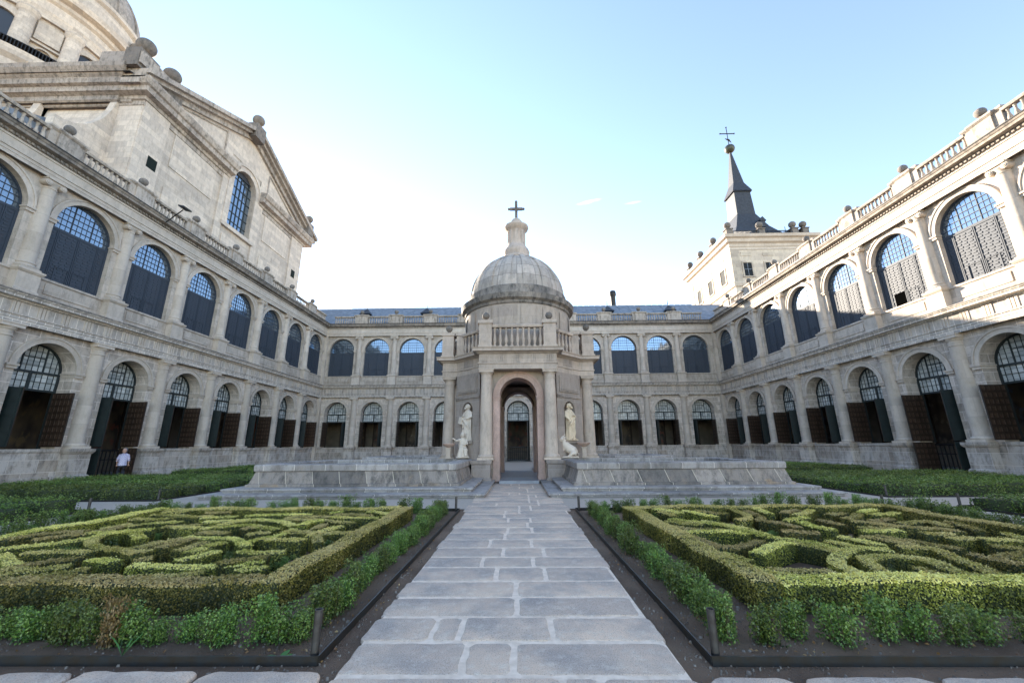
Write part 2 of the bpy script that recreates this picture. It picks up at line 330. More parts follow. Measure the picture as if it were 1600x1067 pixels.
    def obj(s, name, mats, parent=None, smooth=None, loc=(0, 0, 0), rz=0): return link(name, s.mesh(name, mats, smooth), parent, loc, rz)
def np_mesh(name, V, Fq, mats, tone=None, mi=None):
    me = bpy.data.meshes.new(name); V = np.asarray(V, np.float32); Fq = np.asarray(Fq, np.int32); k = Fq.shape[1]
    me.vertices.add(len(V)); me.vertices.foreach_set('co', V.ravel()); me.loops.add(Fq.size); me.loops.foreach_set('vertex_index', Fq.ravel())
    me.polygons.add(len(Fq)); me.polygons.foreach_set('loop_start', np.arange(0, Fq.size, k, dtype=np.int32))
    for m in mats: me.materials.append(m)
    if mi is not None: me.polygons.foreach_set('material_index', np.asarray(mi, np.int32))
    if tone is not None:
        a = me.attributes.new('tone', 'FLOAT', 'FACE'); a.data.foreach_set('value', np.asarray(tone, np.float32))
    me.update(calc_edges=True); return me

# ------------------------------------------------------------------ the cloister wings
P = 4.1; HB = 5.5*P
Z_PED, Z_ARCH1, Z_CAP1, Z_S1 = 1.63, 5.33, 7.05, 8.37
Z_SILL, Z_SP2, Z_CAP2, Z_S2 = 9.51, 12.5, 14.2, 15.62
R1, R2 = 1.25, 1.45

def lower_column():
    b = MB(); z = Z_PED; r = .37
    b.box(-.46, .46, -.46, .2, z, z+.12)
    pr = [(.45, z+.12), (.47, z+.17), (.45, z+.24), (.39, z+.27), (.385, z+.33)]
    for i in range(9): t = i/8; pr.append((.37-.055*t**1.5, z+.36+(Z_CAP1-.62-z-.36)*t))
    pr += [(.345, Z_CAP1-.6), (.345, Z_CAP1-.55), (.315, Z_CAP1-.53), (.315, Z_CAP1-.36), (.35, Z_CAP1-.33), (.40, Z_CAP1-.25), (.41, Z_CAP1-.2)]
    b.lathe(pr, 28); b.box(-.44, .44, -.44, .2, Z_CAP1-.2, Z_CAP1-.06); b.box(-.47, .47, -.47, .2, Z_CAP1-.06, Z_CAP1)
    return b.mesh('lower_column', M['column'], 30)
def lower_pedestal():
    b = MB()
    pr = [(0, -.02), (.0, .0), (.08, .0), (.08, .3), (.03, .36), (0, .38), (0, 1.36), (.04, 1.40), (.1, 1.5), (.1, Z_PED-.003), (0, Z_PED-.003)]
    b.sweep([(-.52, 0), (-.52, -.5), (.52, -.5), (.52, 0)], pr); b.box(-.5, .5, -.48, 0, 1.3, Z_PED-.001)
    return b.mesh('pedestal', M['plinth'])
def upper_column():
    b = MB(); z = Z_SILL+.03
    b.box(-.40, .40, -.40, .1, z, z+.11)
    pr = [(.39, z+.11), (.41, z+.16), (.38, z+.22), (.34, z+.24), (.34, z+.28), (.37, z+.32), (.35, z+.37), (.32, z+.39)]
    for i in range(9): t = i/8; pr.append((.31-.045*t**1.5, z+.42+(Z_CAP2-.5-z-.42)*t))
    pr += [(.29, Z_CAP2-.48), (.29, Z_CAP2-.44), (.27, Z_CAP2-.43), (.27, Z_CAP2-.34), (.34, Z_CAP2-.2)]
    b.lathe(pr, 28)
    for s in (-1, 1):
        n = 16
        for (r, y0, y1) in ((.15, -.34, .05), (.10, -.37, -.3), (.045, -.39, -.3)):
            vs = [(s*.31+r*cos(2*PI*k/n), y, Z_CAP2-.23+r*sin(2*PI*k/n)) for y in (y0, y1) for k in range(n)]
            b.add(vs, [tuple(reversed(range(n)))]+[(k, (k+1) % n, n+(k+1) % n, n+k) for k in range(n)])
    b.box(-.32, .32, -.33, .05, Z_CAP2-.2, Z_CAP2-.09); b.box(-.41, .41, -.40, .05, Z_CAP2-.09, Z_CAP2)
    return b.mesh('upper_column', M['column'], 30)
def upper_pedestal():
    b = MB(); z0 = Z_S1; 
    pr = [(0, z0), (.05, z0+.002), (.05, z0+.18), (.0, z0+.22), (0, Z_SILL-.16), (.03, Z_SILL-.14), (.09, Z_SILL-.05), (.09, Z_SILL+.03), (0, Z_SILL+.03)]
    b.sweep([(-.44, 0), (-.44, -.42), (.44, -.42), (.44, 0)], pr); b.box(-.42, .42, -.40, 0, Z_SILL-.1, Z_SILL+.031)
    return b.mesh('upper_pedestal', M['trim'])
def archivolt(r, zs, d):
    b = MB(); b.archband(0, zs, r-.0, r+.3, -.05, .02, 24); b.archband(0, zs, r+.22, r+.30, -.09, -.04, 24)
    for s in (-1, 1):
        for (x0, x1, zz0, zz1, e) in ((r-.03, r+.36, zs-.22, zs-.08, .03), (r-.07, r+.40, zs-.08, zs, .08)):
            b.box(min(s*x0, s*x1), max(s*x0, s*x1), -.05-e, d, zz0, zz1)
    return b.mesh('archivolt', M['trim'])
def bars(b, r, zs, zb, y, xs, zz, t=.018, th=.02):
    for x in xs:
        top = zs+math.sqrt(max(r*r-x*x, 0)); b.box(x-t/2, x+t/2, y-th, y+.0, zb, top)
    for z in zz:
        h = r if z <= zs else math.sqrt(max(r*r-(z-zs)**2, 0)); b.box(-h, h, y-th*.8, y+.002, z-t/2, z+t/2)
def win_low():
    fr = MB(); y = .78; zb = 4.38
    fr.archband(0, Z_ARCH1, R1-.09, R1-.001, y-.07, y+.06, 24)
    for s in (-1, 1): fr.box(min(s*(R1-.09), s*(R1-.001)), max(s*(R1-.09), s*(R1-.001)), y-.07, y+.06, Z_PED, Z_ARCH1)
    fr.box(-R1+.09, R1-.09, y-.065, y+.05, 5.16, 5.27); fr.box(-R1+.09, R1-.09, y-.06, y+.05, zb-.05, zb+.05)
    fr.box(-.06, .06, y-.06, y+.04, zb+.05, 5.16)
    fr.box(-.5, -.45, y-.05, y+.02, 5.27, 6.4); fr.box(.45, .5, y-.05, y+.02, 5.27, 6.4); fr.box(-.45, .45, y-.048, y+.02, 5.9, 5.95)
    bars(fr, R1-.09, Z_ARCH1, zb, y-.01, [i*.25-1.0 for i in range(9)], [4.78, 5.55, 6.2])
    gl = MB(); gl.archdisc(0, Z_ARCH1, R1-.05, y, zb); 
    return fr.mesh('window_frame', M['frame']), gl.mesh('window_panes', M['panes'])
def leaf(wd, ht, nx, nz, mi_in, mi_out, name):
    """hinged at x=0, extends to +x; inner face -y"""
    b = MB(); b.cur = 0; b.box(0, wd, -.025, .0, 0, ht); b.cur = 1; b.box(.002, wd-.002, .0, .022, .002, ht-.002)
    b.cur = 0; px = wd/nx; pz = ht/nz
    for i in range(nx+1): x = min(max(i*px, .03), wd-.03); b.box(x-.028, x+.028, -.045, -.025, 0, ht)
    for j in range(nz+1): z = min(max(j*pz, .03), ht-.03); b.box(.03, wd-.03, -.043, -.025, z-.028, z+.028)
    for i in range(nx):
        for j in range(nz):
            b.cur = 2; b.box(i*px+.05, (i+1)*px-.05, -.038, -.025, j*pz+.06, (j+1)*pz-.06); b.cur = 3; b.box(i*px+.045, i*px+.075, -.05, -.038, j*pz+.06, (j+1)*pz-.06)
    b.cur = 1
    for j in range(4): b.box(.05, wd-.05, .022, .04, j*ht/4+.06, (j+1)*ht/4-.04)
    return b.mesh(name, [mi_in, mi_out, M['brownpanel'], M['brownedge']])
def win_up():
    y = .3; zt = 12.25
    fr = MB(); fr.archband(0, Z_SP2, R2-.07, R2-.001, y-.06, y+.03, 24)
    for s in (-1, 1): fr.box(min(s*(R2-.07), s*(R2-.001)), max(s*(R2-.07), s*(R2-.001)), y-.06, y+.03, Z_SILL, Z_SP2)
    fr.box(-R2+.07, R2-.07, y-.055, y+.03, zt-.04, zt+.04)
    bars(fr, R2-.07, Z_SP2, zt, y-.005, [-.48, .48], [zt+.3*k for k in range(1, 5)], .03, .03)
    bars(fr, R2-.07, Z_SP2, zt, y-.004, [-1.2+.24*k for k in range(11)], [], .012, .015)
    gl = MB(); gl.archdisc(0, Z_SP2, R2-.03, y, zt-.02)
    sh = MB(); z0 = Z_SILL+.001
    sh.box(-R2+.07, R2-.07, y-.02, y+.03, z0, zt-.04)
    for x0, x1 in ((-1.38, -.98), (-.95, -.02), (.02, .95), (.98, 1.38)):
        sh.box(x0, x0+.035, y-.055, y-.02, z0, zt-.04); sh.box(x1-.035, x1, y-.055, y-.02, z0, zt-.04)
        sh.box(x0+.035, x1-.035, y-.05, y-.02, zt-.1, zt-.04); sh.box(x0+.035, x1-.035, y-.05, y-.02, z0, z0+.06)
        nx = max(1, round((x1-x0-.1)/.28)); nz = 16; px = (x1-x0-.1)/nx; pz = (zt-z0-.2)/nz
        for i in range(nx):
            for j in range(nz):
                a = x0+.05+i*px+(.07 if j % 2 else .02); z = z0+.09+j*pz
                sh.box(a, min(a+px*.62, x1-.04), y-.045, y-.02, z, z+pz*.5)
    for s in (-1, 1):
        x0, x1 = (-.72, -.1) if s < 0 else (.1, .72)
        for q in ((x0, x0+.03, z0+.08, z0+.85), (x1-.03, x1, z0+.08, z0+.85), (x0, x1, z0+.82, z0+.86)): sh.box(q[0], q[1], y-.065, y-.02, q[2], q[3])
    return fr.mesh('window_frame', M['shutter']), gl.mesh('window_glass', M['glass']), sh.mesh('shutter', M['shutter'])
BAL = [(.075, 0), (.075, .06), (.05, .08), (.062, .12), (.095, .24), (.098, .3), (.07, .42), (.045, .55), (.05, .6), (.06, .62), (.045, .64), (.05, .7), (.075, .74), (.075, .8)]
def baluster_run(x0, x1, n, z0, h=.86, y=-.12, sc=1.):
    b = MB(); b.box(x0, x1, y-.13*sc, y+.13*sc, z0, z0+.1); b.sweep([(x0, y), (x1, y)], [(-.14*sc, z0+.1+h), (.14*sc, z0+.1+h), (.17*sc, z0+.16+h), (.17*sc, z0+.23+h), (.12*sc, z0+.26+h), (-.12*sc, z0+.26+h), (-.17*sc, z0+.23+h), (-.17*sc, z0+.16+h)], cprof=True)
    for i in range(n):
        x = x0+(x1-x0)*(i+.5)/n; b.box(x-.09*sc, x+.09*sc, y-.09*sc, y+.09*sc, z0+.1, z0+.15); b.lathe([(r*sc, z0+.13+z*(h-.04)/.8) for r, z in BAL], 10, x, y)
    return b.mesh('balustrade', M['balus'], 40)
def top_pedestal():
    b = MB(); z0 = Z_S2+.02; zt = z0+1.0
    b.box(-.8, .8, -.22, .1, z0, zt); b.box(-.45, .45, -.30, .12, z0+.001, zt-.001)
    b.sweep([(-.8, .12), (-.8, -.22), (-.47, -.22), (-.47, -.30), (.47, -.30), (.47, -.22), (.8, -.22), (.8, .12)], [(0, zt-.03), (.03, zt), (.09, zt+.07), (.09, zt+.16), (0, zt+.2)])
    b.box(-.79, .79, -.22, .12, zt, zt+.199); b.box(-.46, .46, -.30, .12, zt, zt+.198)
    return b.mesh('parapet_pedestal', M['balus'])
def finial():
    b = MB(); z = Z_S2+1.2
    b.lathe([(.2, z), (.2, z+.06), (.1, z+.1), (.09, z+.16)], 16, 0, -.1); b.ball(.235, (0, -.1, z+.37))
    return b.mesh('ball_finial', M['ball'], 50)
def gate_mesh():
    b = MB(); y = .74
    for i in range(11): x = -1.15+i*.23; b.box(x-.018, x+.018, y-.02, y+.02, .1, 1.5)
    b.box(-1.24, 1.24, y-.03, y+.03, 1.5, 1.58); b.box(-1.24, 1.24, y-.025, y+.025, .1, .17); b.box(-1.24, 1.24, y-.022, y+.022, 1.0, 1.05)
    return b.mesh('gate', M['iron'])
def fresco_mat(i):
    m, n, b = mat('dark_wall_painting'); tc = N(n, 'ShaderNodeTexCoord'); v = mapv(n, tc.outputs['Object'], (1, 1, .6))
    of = N(n, 'ShaderNodeMapping'); of.inputs['Location'].default_value = (i*7.3, 0, i*3.1); n.links.new(v, of.inputs[0])
    a = noise(n, of.outputs[0], 1.1, 2); c = noise(n, of.outputs[0], 2.4, 3)
    m1 = mixc(n, (.05, .04, .035), (.16, .12, .08), ramp(n, a, [(.4, 0), (.6, 1)]))
    m1 = mixc(n, m1, ((.26, .08, .055), (.24, .17, .09), (.12, .14, .2), (.26, .21, .16))[i % 4], ramp(n, c, [(.55, 0), (.66, .75)]))
    n.links.new(m1, b.inputs['Base Color']); b.inputs['Roughness'].default_value = .6; return m
FR = [fresco_mat(i) for i in range(4)]
MS = dict(lc=lower_column(), lp=lower_pedestal(), uc=upper_column(), up=upper_pedestal(), al=archivolt(R1, Z_ARCH1, .7), au=archivolt(R2, Z_SP2, .22),
          tp=top_pedestal(), fin=finial(), gate=gate_mesh(), bal=baluster_run(-1.25, 1.25, 9, Z_S2+.02, .77, -.1),
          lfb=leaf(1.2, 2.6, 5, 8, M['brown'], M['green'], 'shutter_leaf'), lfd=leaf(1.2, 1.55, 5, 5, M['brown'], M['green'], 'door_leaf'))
MS['lwf'], MS['lwg'] = win_low(); MS['uwf'], MS['uwg'], MS['ush'] = win_up()
fm = []
for i in range(4):
    b = MB(); b.box(-1.45, 1.45, 5.36, 5.42, 1.6, 5.2); fm.append(b.mesh('wall_painting', FR[i]))
b = MB(); b.box(-1.6, 1.6, 5.3, 5.4, 1.45, 1.6); b.box(-1.6, -1.45, 5.3, 5.4, 1.6, 5.3); b.box(1.45, 1.6, 5.3, 5.4, 1.6, 5.3); b.box(-1.45, 1.45, 5.3, 5.4, 5.2, 5.3); paintframe = b.mesh('painting_frame', M['brown'])

ENT1 = [(.30, Z_CAP1), (.30, Z_CAP1+.2), (.32, Z_CAP1+.2), (.32, Z_CAP1+.36), (.36, Z_CAP1+.37), (.36, Z_CAP1+.43), (.29, Z_CAP1+.44), (.29, Z_S1-.36), (.36, Z_S1-.34), (.38, Z_S1-.27), (.58, Z_S1-.24), (.58, Z_S1-.12), (.62, Z_S1-.1), (.64, Z_S1-.03), (.64, Z_S1)]
ENT2 = [(.28, Z_CAP2), (.28, Z_CAP2+.17), (.30, Z_CAP2+.17), (.30, Z_CAP2+.32), (.34, Z_CAP2+.33), (.34, Z_CAP2+.4), (.27, Z_CAP2+.41), (.27, Z_S2-.62), (.31, Z_S2-.6), (.31, Z_S2-.5), (.36, Z_S2-.48), (.36, Z_S2-.36), (.42, Z_S2-.34), (.6, Z_S2-.29), (.6, Z_S2-.17), (.64, Z_S2-.13), (.68, Z_S2-.03), (.68, Z_S2)]
def wing(label, loc, rz, x0, x1, gate_doors=True, slope=.86, roof_dep=4.3, dormers=(), detail=True, openw=None, lsgn=0):
    t = empty('cloister_wing', loc, rz); tag(t, label, 'cloister wing')
    cs = [(k-5)*P for k in range(11)]
    # lower wall
    b = MB()
    for k, c in enumerate(cs):
        xl = x0 if k == 0 else c-P/2; xr = x1 if k == 10 else c+P/2
        b.archwall(c, xl, xr, R1, Z_PED if k != 5 else 0.02, Z_ARCH1, Z_CAP1+.3, 0, .85, 24)
    b.obj('arcade_wall', M['wall'], t)
    b = MB()
    for k, c in enumerate(cs):
        if k == 5: b.obj('parapet', M['plinth'], t); b = MB(); continue
        xl = x0 if k == 0 else c-P/2; xr = x1 if k == 10 else c+P/2
        b.sweep([(xl, -.04), (xr, -.04)], [(0, 0), (.05, 0), (.05, .32), (0, .36), (0, 1.42), (.05, 1.5), (.05, Z_PED-.004), (-.9, Z_PED-.004)])
    b.obj('parapet', M['plinth'], t)
    b = MB(); b.sweep([(x0, 0), (x1, 0)], ENT1+[(0, Z_S1+.02)], m0=1, m1=1)
    b.cur = 1
    for k in range(-22, 23):
        x = k*P/4
        if abs(x-x0) < .5 or abs(x-x1) < .5 or x < x0 or x > x1: continue
        for q in (-.15, 0, .15): b.box(x+q-.055, x+q+.055, -.325, -.28, Z_CAP1+.441, Z_S1-.361)
        b.box(x-.2, x+.2, -.345, -.3, Z_CAP1+.35, Z_CAP1+.371)
    b.obj('lower_cornice', [M['frieze'], M['trim']], t)
    # a dark weathered lip on top of the lower cornice
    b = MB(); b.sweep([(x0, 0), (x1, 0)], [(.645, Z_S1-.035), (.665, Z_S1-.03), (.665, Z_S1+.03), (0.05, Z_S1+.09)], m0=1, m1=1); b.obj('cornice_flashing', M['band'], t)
    # upper wall
    b = MB()
    for k, c in enumerate(cs):
        xl = x0 if k == 0 else c-P/2; xr = x1 if k == 10 else c+P/2
        b.archwall(c, xl, xr, R2, Z_SILL, Z_SP2, Z_CAP2+.3, 0, .4, 24)
    b.obj('upper_wall', M['wallup'], t)
    b = MB(); b.sweep([(x0, -.03), (x1, -.03)], [(0, Z_S1), (.04, Z_S1+.01), (.04, Z_S1+.3), (0, Z_S1+.33), (0, Z_SILL-.15), (.06, Z_SILL-.1), (.06, Z_SILL-.004), (-.5, Z_SILL-.004)], m0=1, m1=1)
    for c in cs:
        b.box(c-1.1, c+1.1, -.07, -.03, Z_S1+.4, Z_SILL-.25)
    b.obj('window_parapet', M['wallup'], t)
    b = MB(); b.sweep([(x0, 0), (x1, 0)], ENT2[:10]+[(0, Z_S2-.5)], m0=1, m1=1); b.obj('upper_entablature', M['trim'], t)
    b = MB(); b.sweep([(x0, 0), (x1, 0)], [(.3, Z_S2-.51)]+ENT2[10:]+[(-1.2, Z_S2+.02)], m0=1, m1=1)
    nd = int((x1-x0-1.4)/.2)
    for i in range(nd): x = x0+.7+i*.2; b.box(x, x+.11, -.41, -.36, Z_S2-.475, Z_S2-.37)
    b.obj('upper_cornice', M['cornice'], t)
    # thin gutter lip
    b = MB(); b.sweep([(x0, 0), (x1, 0)], [(.685, Z_S2-.04), (.70, Z_S2-.04), (.70, Z_S2+.012), (.6, Z_S2+.03)], m0=1, m1=1); b.obj('gutter', M['iron'], t)
    for j in range(1, 11):
        x = (j-5.5)*P
        link('lower_column', MS['lc'], t, (x, 0, 0)); link('pedestal', MS['lp'], t, (x, 0, 0))
        link('upper_column', MS['uc'], t, (x, 0, 0)); link('upper_pedestal', MS['up'], t, (x, 0, 0))
        tp = link('parapet_pedestal', MS['tp'], t, (x, 0, 0)); link('ball_finial', MS['fin'], tp)
    b = MB()
    for x, s in (((x0, 1), (x1, -1)) if rz == 0 else ()):
        b = MB(); xa, xb = sorted((x, x+s*.36)); b.box(xa, xb, -.3, 0, Z_S1+.02, Z_CAP2); b.box(xa, xb, -.36 if s > 0 else -.362, 0, 0.01, Z_CAP1); b.obj('corner_pier', M['column'], t)
    for k, c in enumerate(cs):
        link('archivolt', MS['al'], t, (c, 0, 0)); link('upper_archivolt', MS['au'], t, (c, 0, 0))
        wl = link('lower_window', MS['lwf'], t, (c, 0, 0)); link('panes', MS['lwg'], wl)
        wu = link('upper_window', MS['uwf'], t, (c, 0, 0)); link('glass', MS['uwg'], wu); link('shutter', MS['ush'], wu)
        bl = link('balustrade', MS['bal'], t, (c, 0, 0))
        if k in (0, 10):
            bl.scale.x = .93
        # shutter leaves swung outwards
        jy = .78; j1 = R(random.uniform(0, 9)); j2 = R(random.uniform(-9, 0))
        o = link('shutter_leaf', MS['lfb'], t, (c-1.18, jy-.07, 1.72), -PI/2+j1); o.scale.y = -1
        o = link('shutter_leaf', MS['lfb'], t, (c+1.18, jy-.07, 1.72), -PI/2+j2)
        if k == 5 and gate_doors:
            link('gate', MS['gate'], t, (c, 0, 0))
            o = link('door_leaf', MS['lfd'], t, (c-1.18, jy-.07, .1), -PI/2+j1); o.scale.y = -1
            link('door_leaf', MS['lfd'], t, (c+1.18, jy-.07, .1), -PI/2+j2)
        pf = link('wall_painting', fm[(k*3+lsgn) % 4], t, (c, 0, 0)); link('painting_frame', paintframe, pf)
    # gallery
    b = MB(); b.box(x0-5, x1+5, 5.42, 6.0, 0.0, 15.5); b.obj('gallery_wall', M['plaster'], t)
    b = MB(); b.box(x0-5, x1+5, .86, 5.42, 0.0, .1); b.obj('gallery_floor', M['greyfloor'], t)
    b = MB(); b.box(x0-5, x1+5, .86, 5.42, Z_CAP1+.1, Z_CAP1+.35); b.box(x0-5, x1+5, .5, 5.42, Z_SILL-.3, Z_SILL-.1); b.box(x0-5, x1+5, .45, 5.42, Z_CAP2+.2, Z_CAP2+.4); b.obj('gallery_ceiling', M['plaster'], t)
    # roof
    b = MB(); ya, za = .6, Z_S2+.1; yb = ya+roof_dep; zb = za+slope*roof_dep
    b.sweep([(x0, 0), (x1, 0)], [(-ya, za-.25), (-ya, za), (-yb, zb), (-yb-.15, zb+.06), (-yb-.3, zb), (-yb-roof_dep, za)], m0=1, m1=1)
    n = int((x1-x0)/1.4)
    for i in range(n):
        x = x0+1.4*i+.7
        if x < x0+1.5 or x > x1-1.5: continue
        b.add([(x-.03, ya+.4, za+.4*slope+.005), (x+.03, ya+.4, za+.4*slope+.005), (x+.03, yb, zb+.005), (x-.03, yb, zb+.005), (x, ya+.4, za+.4*slope+.05), (x, yb, zb+.05)], [(0, 4, 5, 3), (4, 1, 2, 5)])
    b.obj('roof', M['lead'], t)
    for dx in dormers:
        b = MB(); dy = 2.9; z = za+slope*(dy-ya)-.5
        b.box(dx-.42, dx+.42, dy-.2, dy+1.2, z, z+.75); 
        b.add([(dx-.7, dy-.5, z+.7), (dx+.7, dy-.5, z+.7), (dx+.7, dy+1.2, z+.7), (dx-.7, dy+1.2, z+.7), (dx, dy+.35, z+1.65)], [(0, 1, 4), (1, 2, 4), (2, 3, 4), (3, 0, 4), (3, 2, 1, 0)])
        b.tube([(dx, dy+.35, z+1.6), (dx, dy+.35, z+2.25)], .035, 6); b.ball(.08, (dx, dy+.35, z+1.85), 8)
        d = b.obj('dormer', M['slate'], t); b = MB(); b.box(dx-.25, dx+.25, dy-.215, dy-.1, z+.3, z+.65); b.obj('dormer_window', M['iron'], d)
    return t
back = wing('pale granite cloister wing facing the camera behind the domed pavilion', (0, 45.2, 0), 0, -22.55, 22.9, dormers=(-19.2, -11.5, -3.9, 3.9, 11.5, 19.2), lsgn=1)
left = wing('shaded granite cloister wing on the left, below the great church', (-22.55, 22.65, 0), PI/2, -22.85, 22.55, slope=.4, lsgn=2)
right = wing('cloister wing on the right with sunlit upper storey below the slate spire', (22.9, 22.65, 0), -PI/2, -22.55, 22.85, slope=.4, lsgn=3)
# one wicket stands open in the right wing, second window from the camera side
b = MB(); b.box(-.74, -.1, .225, .3, Z_SILL+.06, Z_SILL+.86); b.obj('open_wicket', plain('opening_shade_black', (.002, .002, .002), 1, 0, 0), right)  # black box over the shutter paints the shade inside the opening
# chimney on the back wing
b = MB(); b.lathe([(.42, 16), (.36, 19.6), (.34, 21.3), (.36, 21.4), (.46, 21.6), (.46, 21.95), (.4, 22.1), (.4, 22.2)], 18, 13.2, 6.8); b.obj('chimney', M['iron'], back, 40)
# ridge trim
b = MB()
for i in range(60): x = -22+.75*i; b.box(x, x+.7, 4.95, 5.15, 19.42, 19.5)
b.obj('ridge_cap', M['lead'], back)

# ------------------------------------------------------------------ church on the left
ch = empty('church', (-30, 38, 0)); tag(ch, 'huge pale granite church with broken pediment, ball finials and great dome', 'church')
b = MB()                                                     # facade facing +X; local y -12..12.3 ; wall thickness to -x
T = Matrix(((0, -1, 0, 0), (1, 0, 0, 0), (0, 0, 1, 0), (0, 0, 0, 1)))       # wing-style (x along, -y out) -> facing +X
b.T = T
zt = 29.3
b.archwall(0, -2.4, 2.4, 1.75, 24.0, 29.35, 32.0, 0, 1.1, 24, back=False)
b.box(-2.4, 2.4, 0, 1.1, 0, 24.0); b.box(-12, -2.4, 0, 1.1, 0, 30.2); b.box(2.4, 12.3, 0, 1.1, 0, 30.2)
b.obj('wall', M['church'], ch)
b = MB(); b.T = T
for x0_, x1_ in ((-12, -9.7), (-3.2, -2.35), (2.35, 3.2), (9.6, 12.3)): b.box(x0_, x1_, -.16, 0, 10, zt-.2)
for x0_, x1_, z0_, z1_ in ((-8.9, -4.0, 25.2, 28.4), (4.0, 8.9, 25.2, 28.4), (-8.9, -4.0, 17.5, 23.2), (4.0, 8.9, 17.5, 23.2), (-1.9, 1.9, 17, 22.8)):
    b.box(x0_, x1_, -.07, 0, z0_, z1_)
b.archband(0, 29.35, 1.75, 2.45, -.22, .02, 24); b.archband(0, 29.35, 2.3, 2.6, -.32, -.2, 24)
b.box(-2.45, -1.75, -.22, .02, 24, 29.35); b.box(1.75, 2.45, -.22, .02, 24, 29.35); b.box(-2.5, 2.5, -.3, .02, 23.6, 24)
b.obj('pilasters', M['church'], ch)
COR = [(0, zt-.9), (.1, zt-.85), (.1, zt-.45), (.25, zt-.4), (.3, zt-.15), (.75, zt-.05), (.8, zt+.35), (.95, zt+.45), (1.1, zt+.85), (1.1, zt+1.0), (-.6, zt+1.35)]
b = MB(); b.T = T
b.sweep([(-12, 12), (-12, 0), (-2.3, 0)], COR, cprof=True)
b.sweep([(2.3, 0), (12.3, 0), (12.3, 12)], COR, cprof=True)
b.obj('cornice', M['churchdark'], ch)
# tympanum and raking cornices
b = MB(); b.T = T; ap = 35.6; zc = zt+1.35
b.add([(-12.4, -.1, zc-.3), (12.7, -.1, zc-.3), (0, -.1, ap+.5), (-12.4, .9, zc-.3), (12.7, .9, zc-.3), (0, .9, ap+.5)], [(3, 5, 4)])
for s, xe in ((-1, -13.1), (1, 14.2)):
    n = 1; L = math.hypot(xe, ap-zc+.6); 
    for (d0, d1, e) in ((-.1, .45, .35), (.45, .8, .75), (.8, 1.25, 1.1)):
        q = [(xe, -e, zc-.9+d0), (0, -e, ap+d0), (0, -e, ap+d1), (xe, -e, zc-.9+d1), (xe, 1.2, zc-.9+d0), (0, 1.2, ap+d0), (0, 1.2, ap+d1), (xe, 1.2, zc-.9+d1)]
        f = [(0, 1, 2, 3), (7, 6, 5, 4), (0, 4, 5, 1), (3, 2, 6, 7), (0, 3, 7, 4), (1, 5, 6, 2)]
        b.add(q, f)
    # inner sunk triangle lines
    q0, q1, q2 = (s*10.2, zc+.1), (s*3.6, zc+.1), (s*3.6, zc+2.9)
    for a, c in ((q0, q1), (q1, q2), (q2, q0)):
        b.tube([(a[0], -.12, a[1]), (c[0], -.12, c[1])], .09, 4)
b.obj('raking_cornice', M['churchdark'], ch)
b = MB(); b.T = T     # tympanum wall
b.add([(-12.6, -.06, zc-.6), (-2.4, -.06, zc-.6), (-2.4, -.06, 35.0), (0, -.06, 36.2), (2.4, -.06, 35.0), (2.4, -.06, zc-.6), (12.9, -.06, zc-.6)], [(0, 1, 2), (4, 5, 6)])
b.add([(-2.4, -.06, 31.9), (2.4, -.06, 31.9), (2.4, -.06, 35.0), (0, -.06, 36.2), (-2.4, -.06, 35.0)], [(0, 1, 2, 3, 4)])
b.obj('tympanum', M['church'], ch)
b = MB(); b.T = T; b.archdisc(0, 29.35, 1.75, .4, 24.0); wi = b.obj('window_glass', M['glass'], ch)
b = MB(); b.T = T
for x in (-1.15, -.55, .0, .55, 1.15): b.box(x-.03, x+.03, .33, .39, 24, 29.35+math.sqrt(1.75**2-x*x))
for z in (25, 26, 27, 28, 29, 30): b.box(-1.74, 1.74, .34, .38, z-.03, z+.03) if z <= 29.35 else b.box(-1.5, 1.5, .34, .38, z-.03, z+.03)
b.obj('window_bars', M['frame'], wi)
b = MB(); b.T = T
dkm = plain('dark_opening', (.012, .018, .016), .8, 0, .1)
for x, z in ((-10.4, 24.2), (10.8, 24.0)): b = MB(); b.T = T; b.box(x-.42, x+.42, -.175, -.1, z-.5, z+.5); b.obj('small_window', dkm, ch)
# front (-Y) side: pilaster, curved buttress, cornice
b = MB()     # local: x from 0 to -11, y=-12.. facing -Y
b.box(-1.9, -.02, -12, -11.0, 0, 30); b.box(-40, -1.9, -11.0, -10.2, 0, 30)
b.box(-10.5, -8.2, -12, -11, 26, 30)
n = 14       # concave buttress curving outwards as it goes down
def scroll(x0, x1, e):
    q = [(-11.0, 29.4)]+[(-11.7-e-3.4*(1-cos(PI/2*i/n)), 29.2+e-5.5*sin(PI/2*i/n)) for i in range(n+1)]+[(-15.1-e, 15), (-11.0, 15)]
    k = len(q); b.add([(x0, y, z) for y, z in q]+[(x1, y, z) for y, z in q], [tuple(range(k)), tuple(reversed(range(k, 2*k)))]+[(i, i+k, (i+1) % k+k, (i+1) % k) for i in range(k)])
b.box(-1.94, .03, -12.04, -11.0, 0, 30)
scroll(-8.2, -2.5, 0); scroll(-8.8, -8.2, .5); scroll(-2.5, -1.95, .5)
b.obj('buttress', M['church'], ch)
b = MB(); b.add([(-7.4, -17.2, 23.2), (-3.0, -17.2, 23.2), (-3.0, -14.5, 24.6), (-7.4, -14.5, 24.6), (-7.4, -17.2, 22.9), (-3.0, -17.2, 22.9), (-3, -14.5, 22.9), (-7.4, -14.5, 22.9)], [(0, 1, 2, 3), (0, 4, 5, 1), (1, 5, 6, 2), (3, 7, 4, 0)]); b.obj('lead_roof', M['lead'], ch)
ZF = 31.2
CORF = [(0, ZF-2.6), (.12, ZF-2.5), (.12, ZF-2.1), (.3, ZF-2.0), (.35, ZF-1.6), (.75, ZF-1.45), (.8, ZF-1.0), (.95, ZF-.85), (1.25, ZF-.35), (1.3, ZF), (-.5, ZF+.02)]
